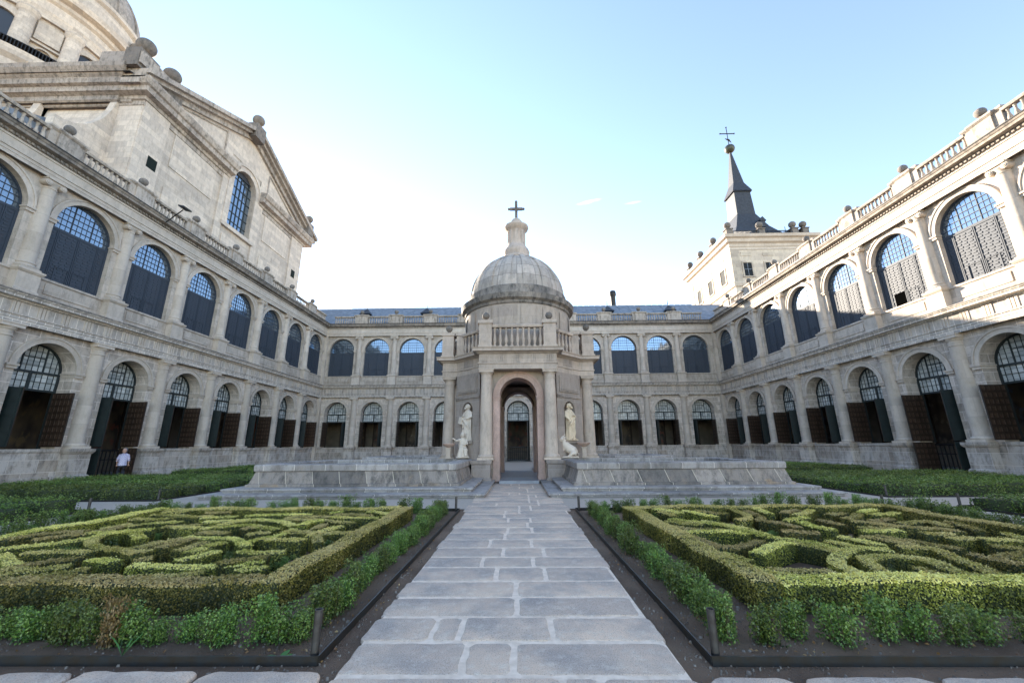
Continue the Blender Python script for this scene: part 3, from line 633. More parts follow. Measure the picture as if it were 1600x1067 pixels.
b = MB(); b.sweep([(-11, -10.5), (-11, -12.3), (-1.95, -12.3), (-1.95, -12.1), (-.9, -12.1)], CORF, cprof=True); b.sweep([(-40, -11), (-11, -11)], [(p, z-.6) for p, z in CORF], cprof=True)
b.obj('front_cornice', M['churchdark'], ch)
b = MB(); b.box(-40, -.6, -10.5, 12, 28, 31.2); b.box(-7, -1.0, -10.6, -7.2, 31.2, 32.8); b.add([(-1.2, -7.2, 32.8), (-1.2, -2.5, 32.9), (-1.2, -7.2, 31), (-1.2, -2.5, 31)], [(0, 1, 3, 2)])
b.obj('attic', M['church'], ch)
# gable roof behind the pediment
b = MB(); b.add([(-.3, -13.4, zc-.2), (-.3, 0, ap+1.0), (-.3, 14.4, zc-.2), (-42, -13.4, zc-.2), (-42, 0, ap+1.0), (-42, 14.4, zc-.2)], [(0, 3, 4, 1), (1, 4, 5, 2), (0, 1, 2), (3, 5, 4)]); b.obj('roof', M['slate'], ch)
def chball(x, y, z, r):
    b = MB(); b.box(x-.7*r/.8, x+.7*r/.8, y-1.0*r/.8, y+1.0*r/.8, z-1.5, z+.25); b.lathe([(.5*r, z+.25), (.35*r, z+.35), (.3*r, z+.55)], 14, x, y); b.ball(r, (x, y, z+.5+r), 20); b.obj('ball_finial', M['ball'], ch, 50)
chball(.6, -.4, ap+1.2, .62); chball(-.4, -12.6, ZF+1.3, .7); chball(-.2, -10.2, ZF+1.0, .68); chball(.6, 12.2, zc+1.3, .52)
b = MB(); b.T = T
for sx_, (yy, z_) in ((1, (-12.4, ZF+.1)),):
    b.box(yy-1.0, yy+.8, -.4, 3.0, z_, z_+1.1)
    b.add([(yy+.8, -.4, z_), (yy+.8, -.4, z_+1.1), (yy+5.2, -.4, z_+1.0), (yy+.8, 3, z_), (yy+.8, 3, z_+1.1), (yy+5.2, 3, z_+1.0)], [(0, 2, 1), (3, 4, 5), (1, 2, 5, 4)])
b.obj('parapet_block', M['churchdark'], ch)
# drum and dome
DX, DY, DR = -67.6+30, 42.7-38, 10.4
a0 = math.atan2(0-42.7, 0+67.6)
b = MB(); b.lathe([(DR+2.6, 28), (DR+2.6, 44.5), (DR+3.0, 45), (DR+3.1, 46.0), (DR+2.0, 46.2)], 64, DX, DY)
b.lathe([(DR-.2, 44), (DR-.2, 54)], 96, DX, DY)
b.obj('drum', M['church'], ch, 30)
b = MB(); b.lathe([(DR+.2, 53.7), (DR+.3, 54.6), (DR+.4, 54.8), (DR+.25, 54.9), (DR+.25, 56.2), (DR+.6, 56.5), (DR+.7, 56.9), (DR+1.4, 57.2), (DR+1.6, 57.9), (DR+.6, 58.1), (DR+.4, 58.2), (DR+.4, 60.8), (DR+.8, 61.2), (DR+.8, 61.7), (DR-.2, 61.9)], 96, DX, DY); b.obj('entablature', M['church'], ch, 30)
b = MB(); b.lathe([((DR-.3)*cos(PI/2*i/20)+.001, 61.8+(DR+1.2)*sin(PI/2*i/20)) for i in range(21)], 96, DX, DY)
for k in range(16):
    a = 2*PI*k/16+.1
    for i in range(16):
        t0, t1 = PI/2*i/17, PI/2*(i+1)/17
        def pp(t, da, e): rr = (DR-.3+e)*cos(t); return (DX+rr*cos(a+da), DY+rr*sin(a+da), 61.8+(DR+1.2+e)*sin(t))
        b.add([pp(t0, -.06, .02), pp(t0, -.06, .25), pp(t0, .06, .25), pp(t0, .06, .02), pp(t1, -.06, .02), pp(t1, -.06, .25), pp(t1, .06, .25), pp(t1, .06, .02)], [(0, 4, 5, 1), (1, 5, 6, 2), (2, 6, 7, 3)])
b.obj('dome', M['chdome'], ch, 30)
for k in range(8):
    ac = a0+R(5)+k*PI/4
    for s in (-1, 1):
        a = ac+s*R(11); b = MB(); cx_, cy_ = DX+(DR+.15)*cos(a), DY+(DR+.15)*sin(a)
        b.lathe([(1.05, 46.2), (1.05, 46.7), (.9, 46.9), (.85, 47), (.78, 52.6), (.78, 52.9), (.95, 53.2), (1.0, 53.6), (1.0, 53.75)], 20, cx_, cy_); b.obj('drum_column', M['church'], ch, 30)
    # big arched window between the pairs
    aw = ac+PI/8; b = MB(); b.T = Matrix.Translation((DX, DY, 0)) @ Matrix.Rotation(aw+PI/2, 4, 'Z')
    b.archband(0, 50.5, 1.9, 2.6, -DR-.25, -DR+.8, 20); b.box(-2.6, -1.9, -DR-.25, -DR+.8, 46.2, 50.5); b.box(1.9, 2.6, -DR-.25, -DR+.8, 46.2, 50.5)
    wi = b.obj('arched_window', M['church'], ch)
    b = MB(); b.T = Matrix.Translation((DX, DY, 0)) @ Matrix.Rotation(aw+PI/2, 4, 'Z'); b.archdisc(0, 50.5, 1.9, -DR+.05, 46.2)
    b.obj('pane', plain('dark_window', (.03, .035, .045), .3), wi)
    # niche and sunk panel between the columns
    b = MB(); b.T = Matrix.Translation((DX, DY, 0)) @ Matrix.Rotation(ac+PI/2, 4, 'Z'); b.box(-1.1, 1.1, -DR-.12, -DR+.3, 50.4, 53.0); b.archband(0, 48.6, .75, .95, -DR-.16, -DR+.3, 14); b.box(-1.4, 1.4, -DR-.2, -DR+.3, 49.8, 50.05); b.obj('panel', M['church'], ch)
b = MB(); 
for i in range(120):
    a = a0-1.2+2.4*i/119; b.box(DX+(DR+2.9)*cos(a)-.04, DX+(DR+2.9)*cos(a)+.04, DY+(DR+2.9)*sin(a)-.04, DY+(DR+2.9)*sin(a)+.04, 46, 47)
b.lathe([(DR+2.86, 46.95), (DR+2.94, 46.95), (DR+2.94, 47.05), (DR+2.86, 47.05)], 60, DX, DY); b.obj('railing', M['iron'], ch)
b = MB()
for k in range(8): a = a0+R(5)+k*PI/4; b.ball(.8, (DX+(DR+1.0)*cos(a), DY+(DR+1.0)*sin(a), 59.6), 14); b.box(DX+(DR+1.0)*cos(a)-.6, DX+(DR+1.0)*cos(a)+.6, DY+(DR+1)*sin(a)-.6, DY+(DR+1)*sin(a)+.6, 58, 58.8)
b.obj('drum_balls', M['ball'], ch, 50)

# ------------------------------------------------------------------ tower on the right
TX0, TX1, TY0, TY1 = 31.3, 43.2, 53.9, 68.0; TZ = 31.3
tw = empty('bell_tower', ((TX0+TX1)/2, (TY0+TY1)/2, 0)); tag(tw, 'square granite tower with tall slate spire, ball and cross behind the right wing', 'tower')
hx, hy = (TX1-TX0)/2, (TY1-TY0)/2
b = MB(); b.box(-hx, hx, -hy, hy, 0, TZ-1.4); b.obj('shaft', M['tower'], tw)
b = MB(); pth = [(-hx, hy), (-hx, -hy), (hx, -hy), (hx, hy)]
b.sweep(pth, [(.01, TZ-2.15), (.08, TZ-2.1), (.08, TZ-1.85), (.01, TZ-1.8)], closed=True); 
b.sweep(pth, [(0, TZ-1.7), (.1, TZ-1.6), (.15, TZ-1.2), (.5, TZ-1.0), (.6, TZ-.55), (.9, TZ-.4), (1.0, TZ), (-.3, TZ+.1)], closed=True, cprof=True)
b.sweep(pth, [(0.005, TZ-7.9), (.2, TZ-7.8), (.35, TZ-7.4), (.35, TZ-7.2), (0.005, TZ-7.1)], closed=True); b.sweep(pth, [(0.005, TZ-9.2), (.15, TZ-9.1), (.15, TZ-8.8), (0.005, TZ-8.7)], closed=True)
b.box(-hx+.1, hx-.1, -hy+.1, hy-.1, TZ-.4, TZ+.09); b.obj('cornice', M['trim'], tw)
for s in (-1, 1):
    b = MB()
    for x in (-hx, hx):
        for y in (-hy, hy): pass
b = MB()
for x in (-hx, hx):
    for y in (-hy, hy): b.box(x-(.08 if x < 0 else 1.2), x+(1.2 if x < 0 else .08), y-(.08 if y < 0 else 1.2), y+(1.2 if y < 0 else .08), TZ-7.1, TZ-2.16)
b.obj('corner_strips', M['tower'], tw)
dk = plain('dark_window_glass', (.02, .025, .03), .7, 0, .1)
def twin(x, y, z, w_, h_, side):
    b = MB()
    if side == 'f':
        b.box(x-w_/2, x+w_/2, -hy-.02, -hy+.1, z-h_/2, z+h_/2); q = b.obj('window', dk, tw); b = MB()
        for s in (-1, 1): b.box(x+s*(w_/2+.1)-.1, x+s*(w_/2+.1)+.1, -hy-.1, -hy, z-h_/2-.1, z+h_/2+.2)
        b.box(x-w_/2, x+w_/2, -hy-.1, -hy, z+h_/2, z+h_/2+.2); b.box(x-w_/2-.3, x+w_/2+.3, -hy-.16, -hy, z-h_/2-.25, z-h_/2-.1); b.obj('window_surround', M['tower'], q)
        if h_ > 1: b = MB(); b.box(x-.03, x+.03, -hy-.05, -hy-.02, z-h_/2, z+h_/2); b.box(x-w_/2, x+w_/2, -hy-.048, -hy-.02, z-.03, z+.03); b.obj('window_bars', M['lead'], q)
    else:
        b.box(-hx-.02, -hx+.1, y-w_/2, y+w_/2, z-h_/2, z+h_/2); q = b.obj('window', dk, tw); b = MB()
        for s in (-1, 1): b.box(-hx-.1, -hx, y+s*(w_/2+.1)-.1, y+s*(w_/2+.1)+.1, z-h_/2-.1, z+h_/2+.2)
        b.box(-hx-.1, -hx, y-w_/2, y+w_/2, z+h_/2, z+h_/2+.2); b.box(-hx-.16, -hx, y-w_/2-.3, y+w_/2+.3, z-h_/2-.25, z-h_/2-.1); b.obj('window_surround', M['tower'], q)
for x in (-3.8, -.6, 2.6): twin(x, 0, TZ-5.2, 1.2, 2.0, 'f')
for y in (-4.2, -.2, 3.8): twin(0, y, TZ-5.3, 1.35, 2.2, 's')
b = MB()
for x in (-3.8, -.6): b.box(x-.75, x+.75, -hy-.06, -hy, TZ-3.1, TZ-2.5)
for y in (-4.2, -.2, 3.8): b.box(-hx-.06, -hx, y-.75, y+.75, TZ-3.2, TZ-2.6)
b.obj('panels', M['tower'], tw)
def frus(b, w0, w1, z0, z1, cx_=0, cy_=0):
    vs = [(cx_+s*w/2, cy_+t*w/2, z) for w, z in ((w0, z0), (w1, z1)) for s, t in ((-1, -1), (1, -1), (1, 1), (-1, 1))]
    b.add(vs, [(0, 1, 5, 4), (1, 2, 6, 5), (2, 3, 7, 6), (3, 0, 4, 7), (4, 5, 6, 7), (3, 2, 1, 0)])
ST_ = Matrix.Translation((.9, 0, TZ)) @ Matrix.Diagonal((1, 1, .955, 1)) @ Matrix.Translation((0, 0, -TZ))
b = MB(); frus(b, 10.5, 10.4, TZ-.1, TZ+.1); b.T = ST_; frus(b, 10.3, 5.2, TZ, TZ+4.6); frus(b, 5.2, 3.0, TZ+4.6, TZ+7.6); frus(b, 3.0, 2.7, TZ+7.6, TZ+12.2); frus(b, 3.2, 3.15, TZ+12.15, TZ+12.3); frus(b, 3.15, 1.8, TZ+12.35, TZ+14.3); frus(b, 1.8, .2, TZ+14.3, TZ+21.6)
sp = b.obj('spire', M['slate'], tw)
b = MB(); b.T = ST_; b.ball(.85, (0, 0, TZ+22.2), 22); b.obj('spire_ball', plain('bronze_ball', (.07, .075, .06), .5, .5), tw, 50)
b = MB(); b.T = ST_; b.tube([(0, 0, TZ+23), (0, 0, TZ+26.9)], .07, 6); b.tube([(-1.25, 0, TZ+25.6), (1.25, 0, TZ+25.6)], .09, 6)
for x in (-1.25, 1.25): b.ball(.14, (x, 0, TZ+25.6), 8)
b.ball(.14, (0, 0, TZ+27), 8); b.tube([(-.5, 0, TZ+24.5), (.1, 0, TZ+24.2), (.5, 0, TZ+23.6)], [.05, .18, .04], 6); b.obj('cross', M['iron'], tw)
for (x, y) in ((1.9, -hy+2.4), (5.0, -hy+3.2), (-hx+2.4, -3.4), (-hx+2.4, 1.0)):
    b = MB(); b.box(x-.8, x+.8, y-.8, y+.8, TZ, TZ+1.4); frus(b, 2.1, .15, TZ+1.4, TZ+2.6, x, y); b.tube([(x, y, TZ+2.5), (x, y, TZ+3.4)], .05, 6); b.obj('dormer', M['slate'], tw)
b = MB(); b.T = ST_; b.box(.9, 1.6, -3.3, -2.0, TZ+4.0, TZ+5.2); b.add([(.7, -3.4, TZ+5.1), (1.8, -3.4, TZ+5.1), (1.25, -3.4, TZ+5.9), (.7, -1.6, TZ+5.1), (1.8, -1.6, TZ+5.1), (1.25, -1.6, TZ+5.9)], [(0, 1, 2), (0, 2, 5, 3), (1, 4, 5, 2)]); b.obj('spire_dormer', M['slate'], sp)
for (x, y) in ((-hx+.3, -hy+.3), (-.9, -hy+.3), (4.0, -hy+.3), (hx-.4, -hy+.3), (-hx+.3, -2.2), (-hx+.3, 2.4), (-hx+.3, hy-.4)):
    b = MB(); b.box(x-.45, x+.45, y-.45, y+.45, TZ, TZ+1.25); b.box(x-.55, x+.55, y-.55, y+.55, TZ+1.2, TZ+1.35); b.lathe([(.3, TZ+1.35), (.18, TZ+1.6)], 12, x, y); b.ball(.5, (x, y, TZ+2.05), 16); b.obj('ball_finial', M['ball'], tw, 50)
b = MB()
for i in range(60):
    x = -hx+.3+(2*hx-.7)*i/59; b.box(x-.03, x+.03, -hy+.27, -hy+.33, TZ+.1, TZ+1.1)
    y = -hy+.3+(2*hy-.7)*i/59; b.box(-hx+.27, -hx+.33, y-.03, y+.03, TZ+.1, TZ+1.1)
b.box(-hx+.3, hx-.4, -hy+.26, -hy+.34, TZ+1.05, TZ+1.15); b.box(-hx+.26, -hx+.34, -hy+.3, hy-.4, TZ+1.05, TZ+1.15); b.obj('railing', M['iron'], tw)

# ------------------------------------------------------------------ pavilion
PC = (0.05, 22.5)
pv = empty('pavilion', (PC[0], PC[1], 0)); tag(pv, 'octagonal granite pavilion with dome, lantern and stone cross in the court centre', 'pavilion')
OUT = []
for q in range(4):
    c_, s_ = cos(q*PI/2), sin(q*PI/2)
    for (x, y) in ((-1.85, -3.95), (1.85, -3.95), (1.85, -3.2)): OUT.append((x*c_-y*s_, x*s_+y*c_))
    x, y = 3.2, -1.85; OUT.append((x*c_-y*s_, x*s_+y*c_))
Zp1, Zc = 5.12, 6.12
def rot(q): return Matrix.Rotation(q*PI/2, 4, 'Z')
b = MB()
for q in range(4):
    b.T = rot(q); b.archwall(0, -1.8, 1.8, 1.0, 0.02, 3.88, Zp1, -3.18, -2.2, 24)
b.obj('portal_wall', M['pav'], pv)
for q in range(4):
    b = MB(); b2 = MB()
    b.T = rot(q) @ Matrix.Rotation(PI/4, 4, 'Z'); L = .95; ya = -3.57
    b.archwall(0, -L, L, .42, 1.85, 3.3, Zp1, ya, ya+.42, 16, back=False); b.box(-L, L, ya, ya+.42, 0, 1.85)
    b.box(-L+.2, L-.2, ya-.05, ya, 4.15, 4.95)
    b2.T = b.T; b2.archdisc(0, 3.3, .43, ya+.42, 1.8); b2.box(-L+.28, L-.28, ya-.075, ya-.05, 4.22, 4.88)
    b.sweep([(-L, ya), (-.62, ya)], [(0, 3.85), (.05, 3.87), (.05, 4.0), (0, 4.02)]); b.sweep([(-L, ya), (L, ya)], [(0, 3.87), (.05, 3.89), (.05, 3.98), (0, 4.0)])
    b.sweep([(-.5, ya), (.5, ya)], [(0, 1.7), (.1, 1.72), (.1, 1.83), (0, 1.84)], cprof=True)
    nw = b.obj('niche_wall', M['pavdark'], pv); b2.obj('niche_back', M['pavdark'], nw)
b = MB(); ENTP = [(-.7, Zp1), (0, Zp1), (0, Zp1+.24), (.04, Zp1+.25), (.04, Zp1+.32), (-.01, Zp1+.33), (-.01, Zp1+.72), (.06, Zp1+.75), (.12, Zp1+.8), (.28, Zp1+.83), (.28, Zp1+.93), (.33, Zp1+1.0), (-.7, Zp1+1.02)]
b.sweep(OUT, ENTP, closed=True, cprof=True)
for q in range(4):
    b.T = rot(q)
    for x in (-1.55, -.78, 0, .78, 1.55):
        for e in (-.09, 0, .09): b.box(x+e-.033, x+e+.033, -3.985, -3.94, Zp1+.331, Zp1+.72)
b.obj('entablature', M['pav'], pv)
b = MB(); b.lathe([(0.01, Zp1+.2), (3.6, Zp1+.2), (3.6, Zp1+.9), (.01, Zp1+.95)], 32); b.obj('ceiling', M['pavdark'], pv)
pk = MB()
for q in range(4):
    pk.T = rot(q)
    pk.archband(0, 3.92, .89, 1.20, -3.27, -2.1, 28); pk.archband(0, 3.92, 1.12, 1.205, -3.31, -3.2, 28)
    for s in (-1, 1):
        pk.box(min(s*.89, s*1.2), max(s*.89, s*1.2), -3.25, -2.12, .05, 3.76); pk.box(min(s*.85, s*1.24), max(s*.85, s*1.24), -3.31, -2.06, 3.84, 3.92); pk.box(min(s*.87, s*1.22), max(s*.87, s*1.22), -3.28, -2.09, 3.76, 3.84); pk.box(min(s*.87, s*1.22), max(s*.87, s*1.22), -3.28, -2.09, .03, .3)
pk.obj('portal_arch', M['pink'], pv, 30)
def pcol():
    b = MB(); z = 1.0; b.box(-.37, .37, -.37, .37, z, z+.1)
    pr = [(.36, z+.1), (.38, z+.15), (.35, z+.21), (.31, z+.23)]
    for i in range(9): t = i/8; pr.append((.30-.045*t**1.6, z+.27+(Zp1-.42-z-.27)*t))
    pr += [(.28, Zp1-.42), (.28, Zp1-.38), (.255, Zp1-.37), (.255, Zp1-.25), (.32, Zp1-.14)]
    b.lathe(pr, 28); b.box(-.34, .34, -.34, .34, Zp1-.14, Zp1-.04); b.box(-.37, .37, -.37, .37, Zp1-.04, Zp1-.001)
    return b.mesh('column', M['pavcol'], 30)
pcm = pcol()
b = MB(); pr = [(0, 0), (.06, .0), (.06, .2), (.0, .24), (0, .8), (.05, .86), (.07, .98), (0, .999)]
b.sweep([(1.27, -2.2), (1.27, -4.05), (2.1, -4.05), (2.1, -2.9)], pr); b.box(1.28, 2.09, -4.04, -2.2, .5, .995); pr_m = b.mesh('column_pedestal', M['pavdark'])
b = MB(); b.sweep([(-2.1, -2.9), (-2.1, -4.05), (-1.27, -4.05), (-1.27, -2.2)], pr); b.box(-2.09, -1.28, -4.04, -2.2, .5, .995); pl_m = b.mesh('column_pedestal', M['pavdark'])
for q in range(4):
    Tq = rot(q)
    for x in (-1.5, 1.5):
        v = Tq @ Vector((x, -3.6, 0)); link('column', pcm, pv, v, 0)
    link('column_pedestal', pr_m, pv, (0, 0, 0), q*PI/2); link('column_pedestal', pl_m, pv, (0, 0, 0), q*PI/2)
b = MB(); b.sweep([(x*1.0, y*1.0) for x, y in OUT], [(-.3, 0.0), (-.1, .01), (-.1, .98), (-.3, .99)], closed=True)
# balustrade: runs between pedestals
zb_ = Zc+.02
balm = baluster_run(-1.25, 1.25, 9, zb_, .95, 0, .9); bald = baluster_run(-.6, .6, 4, zb_, .95, 0, .9)
for q_ in (balm, bald): q_.materials[0] = M['pav']
for q in range(4):
    v = rot(q) @ Vector((0, -3.75, 0)); link('balustrade', balm, pv, v, q*PI/2)
    v = rot(q) @ Matrix.Rotation(PI/4, 4, 'Z') @ Vector((0, -3.42, 0)); link('balustrade', bald, pv, v, q*PI/2+PI/4)
    for s in (-1, 1):
        for (x, y, fin) in ((s*1.55, -3.72, 1), (s*1.62, -3.05, 0)):
            v = rot(q) @ Vector((x, y, 0)); b = MB(); h = .3 if fin else .2
            b.box(-h, h, -h, h, zb_, zb_+1.2); b.box(-h-.05, h+.05, -h-.05, h+.05, zb_, zb_+.12); b.box(-h-.06, h+.06, -h-.06, h+.06, zb_+1.2, zb_+1.36)
            if fin: b.box(-h-.012, h+.012, -.16, .16, zb_+.3, zb_+1.0); b.box(-.16, .16, -h-.012, h+.012, zb_+.301, zb_+.999)
            pd = b.obj('balustrade_pedestal', M['pav'], pv, None, v, q*PI/2)
            if fin:
                b = MB(); b.lathe([(.14, zb_+1.36), (.08, zb_+1.42), (.07, zb_+1.5)], 12); b.ball(.18, (0, 0, zb_+1.67), 16); b.obj('ball_finial', M['ball'], pd, 50)
b = MB(); b.lathe([(2.98, Zc-.1), (2.98, 8.9)], 72)
for k in range(16):
    a = 2*PI*k/16+PI/16
    vs = []
    for e in np.linspace(-.13, .13, 5):
        vs += [((3.03)*cos(a+e), 3.03*sin(a+e), 7.4), (3.03*cos(a+e), 3.03*sin(a+e), 8.6)]
    b.add(vs, [(2*i, 2*i+2, 2*i+3, 2*i+1) for i in range(4)]+[])
b.obj('drum', M['drumwall'], pv, 30)
b = MB(); b.lathe([(2.98, 8.75), (3.05, 8.8), (3.08, 8.92), (3.24, 9.02), (3.28, 9.2), (3.3, 9.28), (2.9, 9.36), (2.88, 9.4), (2.88, 9.86), (2.75, 9.95)], 80); b.obj('drum_cornice', M['band'], pv, 30)
b = MB(); DRr = 2.72; b.lathe([(DRr*cos(PI/2*i/22)+.001, 9.9+2.72*sin(PI/2*i/22)) for i in range(23)], 80)
for k in range(16):
    a = 2*PI*(k+.5)/16; da = .075
    for i in range(18):
        t0, t1 = PI/2*i/19.5, PI/2*(i+1)/19.5
        def pp(t, s, e): rr = (DRr+e)*cos(t); w_ = da; return (rr*cos(a+s*w_), rr*sin(a+s*w_), 9.9+(2.72+e)*sin(t))
        b.add([pp(t0, -1, -.02), pp(t0, -1, .075), pp(t0, 1, .075), pp(t0, 1, -.02), pp(t1, -1, -.02), pp(t1, -1, .075), pp(t1, 1, .075), pp(t1, 1, -.02)], [(0, 4, 5, 1), (1, 5, 6, 2), (2, 6, 7, 3)])
b.lathe([((DRr+.03)*cos(t), 9.9+(2.72+.03)*sin(t)) for t in (0, .03, .09, .12)], 80)
b.obj('dome', M['dome'], pv, 30)
b = MB(); b.lathe([(.98, 12.42), (1.0, 12.55), (.92, 12.66), (.78, 12.72), (.76, 12.8), (.78, 12.95), (.80, 13.1), (.74, 13.25), (.64, 13.38), (.55, 13.58), (.49, 13.85), (.48, 14.35), (.52, 14.48), (.6, 14.58), (.71, 14.68), (.75, 14.8), (.73, 14.88), (.42, 14.95), (.4, 15.05), (.36, 15.22), (.26, 15.38), (.12, 15.48), (.05, 15.5)], 40)
for k in range(8):
    a = 2*PI*k/8; b.T = Matrix.Rotation(a, 4, 'Z'); b.box(.42, .545, -.1, .1, 13.6, 14.5); b.T = None
b.obj('lantern', M['pav'], pv, 30)
b = MB(); b.box(-.085, .085, -.06, .06, 15.45, 16.62); b.box(-.40, .40, -.055, .055, 16.08, 16.25); b.ball(.085, (0, 0, 16.68), 10, 1.2)
for s in (-1, 1): b.ball(.085, (s*.46, 0, 16.165), 10)
b.obj('cross', M['ball'], pv)
# passage floor and steps
b = MB(); b.box(-.88, .88, -3.9, 3.9, 0.0, .12); b.box(-3.9, 3.9, -.88, .88, 0.0, .121); b.lathe([(2.4, .0), (2.4, .13), (0.01, .131)], 8, 0, 0); b.obj('floor', M['greyfloor'], pv)

# ------------------------------------------------------------------ statues
def sculpt(b, name, m, loc, rz, vox, label, cat, group=None, scale=1., tex=.0):
    me = b.mesh(name, m, 180); o = link(name, me, None, loc, rz); o.scale = (scale,)*3
    r = o.modifiers.new('remesh', 'REMESH'); r.mode = 'VOXEL'; r.voxel_size = vox; r.use_smooth_shade = True
    s = o.modifiers.new('smooth', 'SMOOTH'); s.iterations = 2; s.factor = .5
    return tag(o, label, cat, group)
def robe(b, secs, folds=9, n=40, amp=.07, ph=0., yaw=0):
    vs = []; k = len(secs)
    for (z, rx, ry, ox, oy, a) in secs:
        for i in range(n):
            t = 2*PI*i/n; f = 1+a*amp*(sin(folds*t+ph+z*2.2)+.6*sin((folds*2+3)*t-z*4+ph)); vs.append((ox+rx*f*cos(t), oy+ry*f*sin(t), z))
    fs = [(j*n+i, j*n+(i+1) % n, (j+1)*n+(i+1) % n, (j+1)*n+i) for j in range(k-1) for i in range(n)]
    fs += [tuple(reversed(range(n))), tuple((k-1)*n+i for i in range(n))]; b.add(vs, fs)
def head(b, c, s=1., beard=True, tilt=0, hair=True):
    T0 = b.T; b.T = Matrix.Translation(c) @ Matrix.Rotation(tilt, 4, 'X') @ Matrix.Scale(s, 4)
    b.lathe([(.0001, -.125), (.045, -.115), (.072, -.07), (.085, -.01), (.09, .05), (.078, .1), (.045, .13), (.0001, .138)], 20, 0, 0, sy=1.12)
    b.tube([(0, -.09, .03), (0, -.125, -.02), (0, -.105, -.03)], [.008, .017, .012], 6)
    for x in (-.034, .034): b.ball(.014, (x, -.085, .025), 8)
    b.tube([(-.05, -.092, .045), (0, -.1, .05), (.05, -.092, .045)], .011, 6); b.tube([(-.025, -.098, -.055), (.025, -.098, -.055)], .009, 6)
    for x in (-.09, .09): b.ball(.022, (x, 0, 0), 8)
    if hair:
        b.lathe([(.09, -.06), (.105, 0), (.102, .07), (.08, .12), (.001, .152)], 16, 0, .025)
        for i in range(9): a = PI*(i/8); b.tube([(.09*cos(a), .03+.06*sin(a), .08), (.105*cos(a), .04+.07*sin(a), -.02), (.1*cos(a), .03+.06*sin(a), -.13)], [.03, .035, .02], 6)
    if beard:
        for x in (-.03, 0, .03): b.tube([(x, -.08, -.06), (x*1.1, -.11, -.12), (x*.6, -.1, -.2)], [.035, .035, .012], 8)
    b.T = T0
def hand(b, c, d, s=1.):
    """palm at c, fingers pointing along d"""
    d = Vector(d).normalized(); sd = d.cross(Vector((0, 0, 1)));
    if sd.length < .1: sd = Vector((1, 0, 0))
    sd.normalize(); c = Vector(c); b.tube([c-d*.04*s, c, c+d*.05*s], [.028*s, .042*s, .036*s], 8)
    dn = d.cross(sd)
    for i, l in enumerate((.075, .09, .085, .065)):
        o = sd*((i-1.5)*.02*s); b.tube([c+d*.04*s+o, c+d*(.04+l*.55)*s+o, c+d*(.04+l)*s+o+dn*.015*s], [.0105*s, .01*s, .008*s], 6)
    b.tube([c+sd*.035*s, c+sd*.06*s+d*.03*s, c+sd*.06*s+d*.065*s], [.012*s, .011*s, .009*s], 6)
# bearded evangelist holding a book (left niche)
def evangelist(flip, name, label, m, loc, rz):
    b = MB(); b.box(-.3, .3, -.22, .2, 0, .07)
    b.lathe([(.26, .06), (.25, .1)], 20, 0, 0, sy=.8)
    robe(b, [(.09, .25, .2, 0, 0, 1), (.3, .23, .19, .01, 0, 1.2), (.6, .215, .18, .02, -.01, 1.1), (.85, .225, .18, .03, -.01, .9), (1.05, .215, .165, .02, 0, .8), (1.25, .23, .16, 0, 0, .6), (1.4, .225, .14, -.01, 0, .4), (1.5, .17, .11, 0, 0, .2), (1.56, .08, .075, 0, 0, 0)], 8, ph=1.+flip)
    b.tube([(0, 0, 1.52), (0, -.01, 1.66)], [.065, .06], 10)
    head(b, (0, -.03, 1.72), 1.0, True, R(-12))
    s = -1 if not flip else 1
    b.tube([(.2*s, 0, 1.44), (.27*s, -.02, 1.2), (.16*s, -.2, 1.16), (.08*s, -.24, 1.2)], [.075, .075, .06, .035], 10); hand(b, (.05*s, -.25, 1.22), (-s, -.1, .15))
    b.tube([(-.2*s, 0, 1.44), (-.27*s, -.04, 1.18), (-.22*s, -.18, 1.0 if flip else 1.12)], [.075, .075, .045], 10); hand(b, (-.21*s, -.21, .96 if flip else 1.1), (0, -.3, -1) if flip else (s, -.2, -.1))
    b.tube([(.24*s, -.05, 1.35), (.1*s, -.19, 1.1), (-.15*s, -.19, .8), (-.22*s, -.08, .6)], [.05, .06, .06, .03], 10)
    b.tube([(.22*s, -.1, 1.1), (.1*s, -.2, .85), (.12*s, -.2, .4), (.08*s, -.18, .15)], [.04, .05, .045, .03], 8)
    for x in (-.09, .09): b.tube([(x, -.1, .1), (x*1.1, -.25, .09)], [.05, .035], 8)
    if not flip:
        T0 = b.T; b.T = Matrix.Translation((-.22, -.24, 1.02)) @ Matrix.Rotation(R(18), 4, 'Y'); b.box(-.11, .11, -.035, .035, -.17, .17); b.T = T0
    return sculpt(b, name, m, loc, rz, .014, label, 'statue')
nx_, ny_ = 3.57*sin(PI/4), -3.57*cos(PI/4)
evangelist(0, 'statue', 'white marble bearded figure with a book in the pavilion niche left of the arch', M['marble'], (PC[0]-nx_+.03, PC[1]+ny_+.06, 1.84), -PI/4).scale = (1.15, 1.1, .97)
evangelist(1, 'statue', 'honey coloured marble robed figure in the pavilion niche right of the arch', M['ochre'], (PC[0]+nx_-.03, PC[1]+ny_+.06, 1.84), PI/4).scale = (1.15, 1.1, .97)
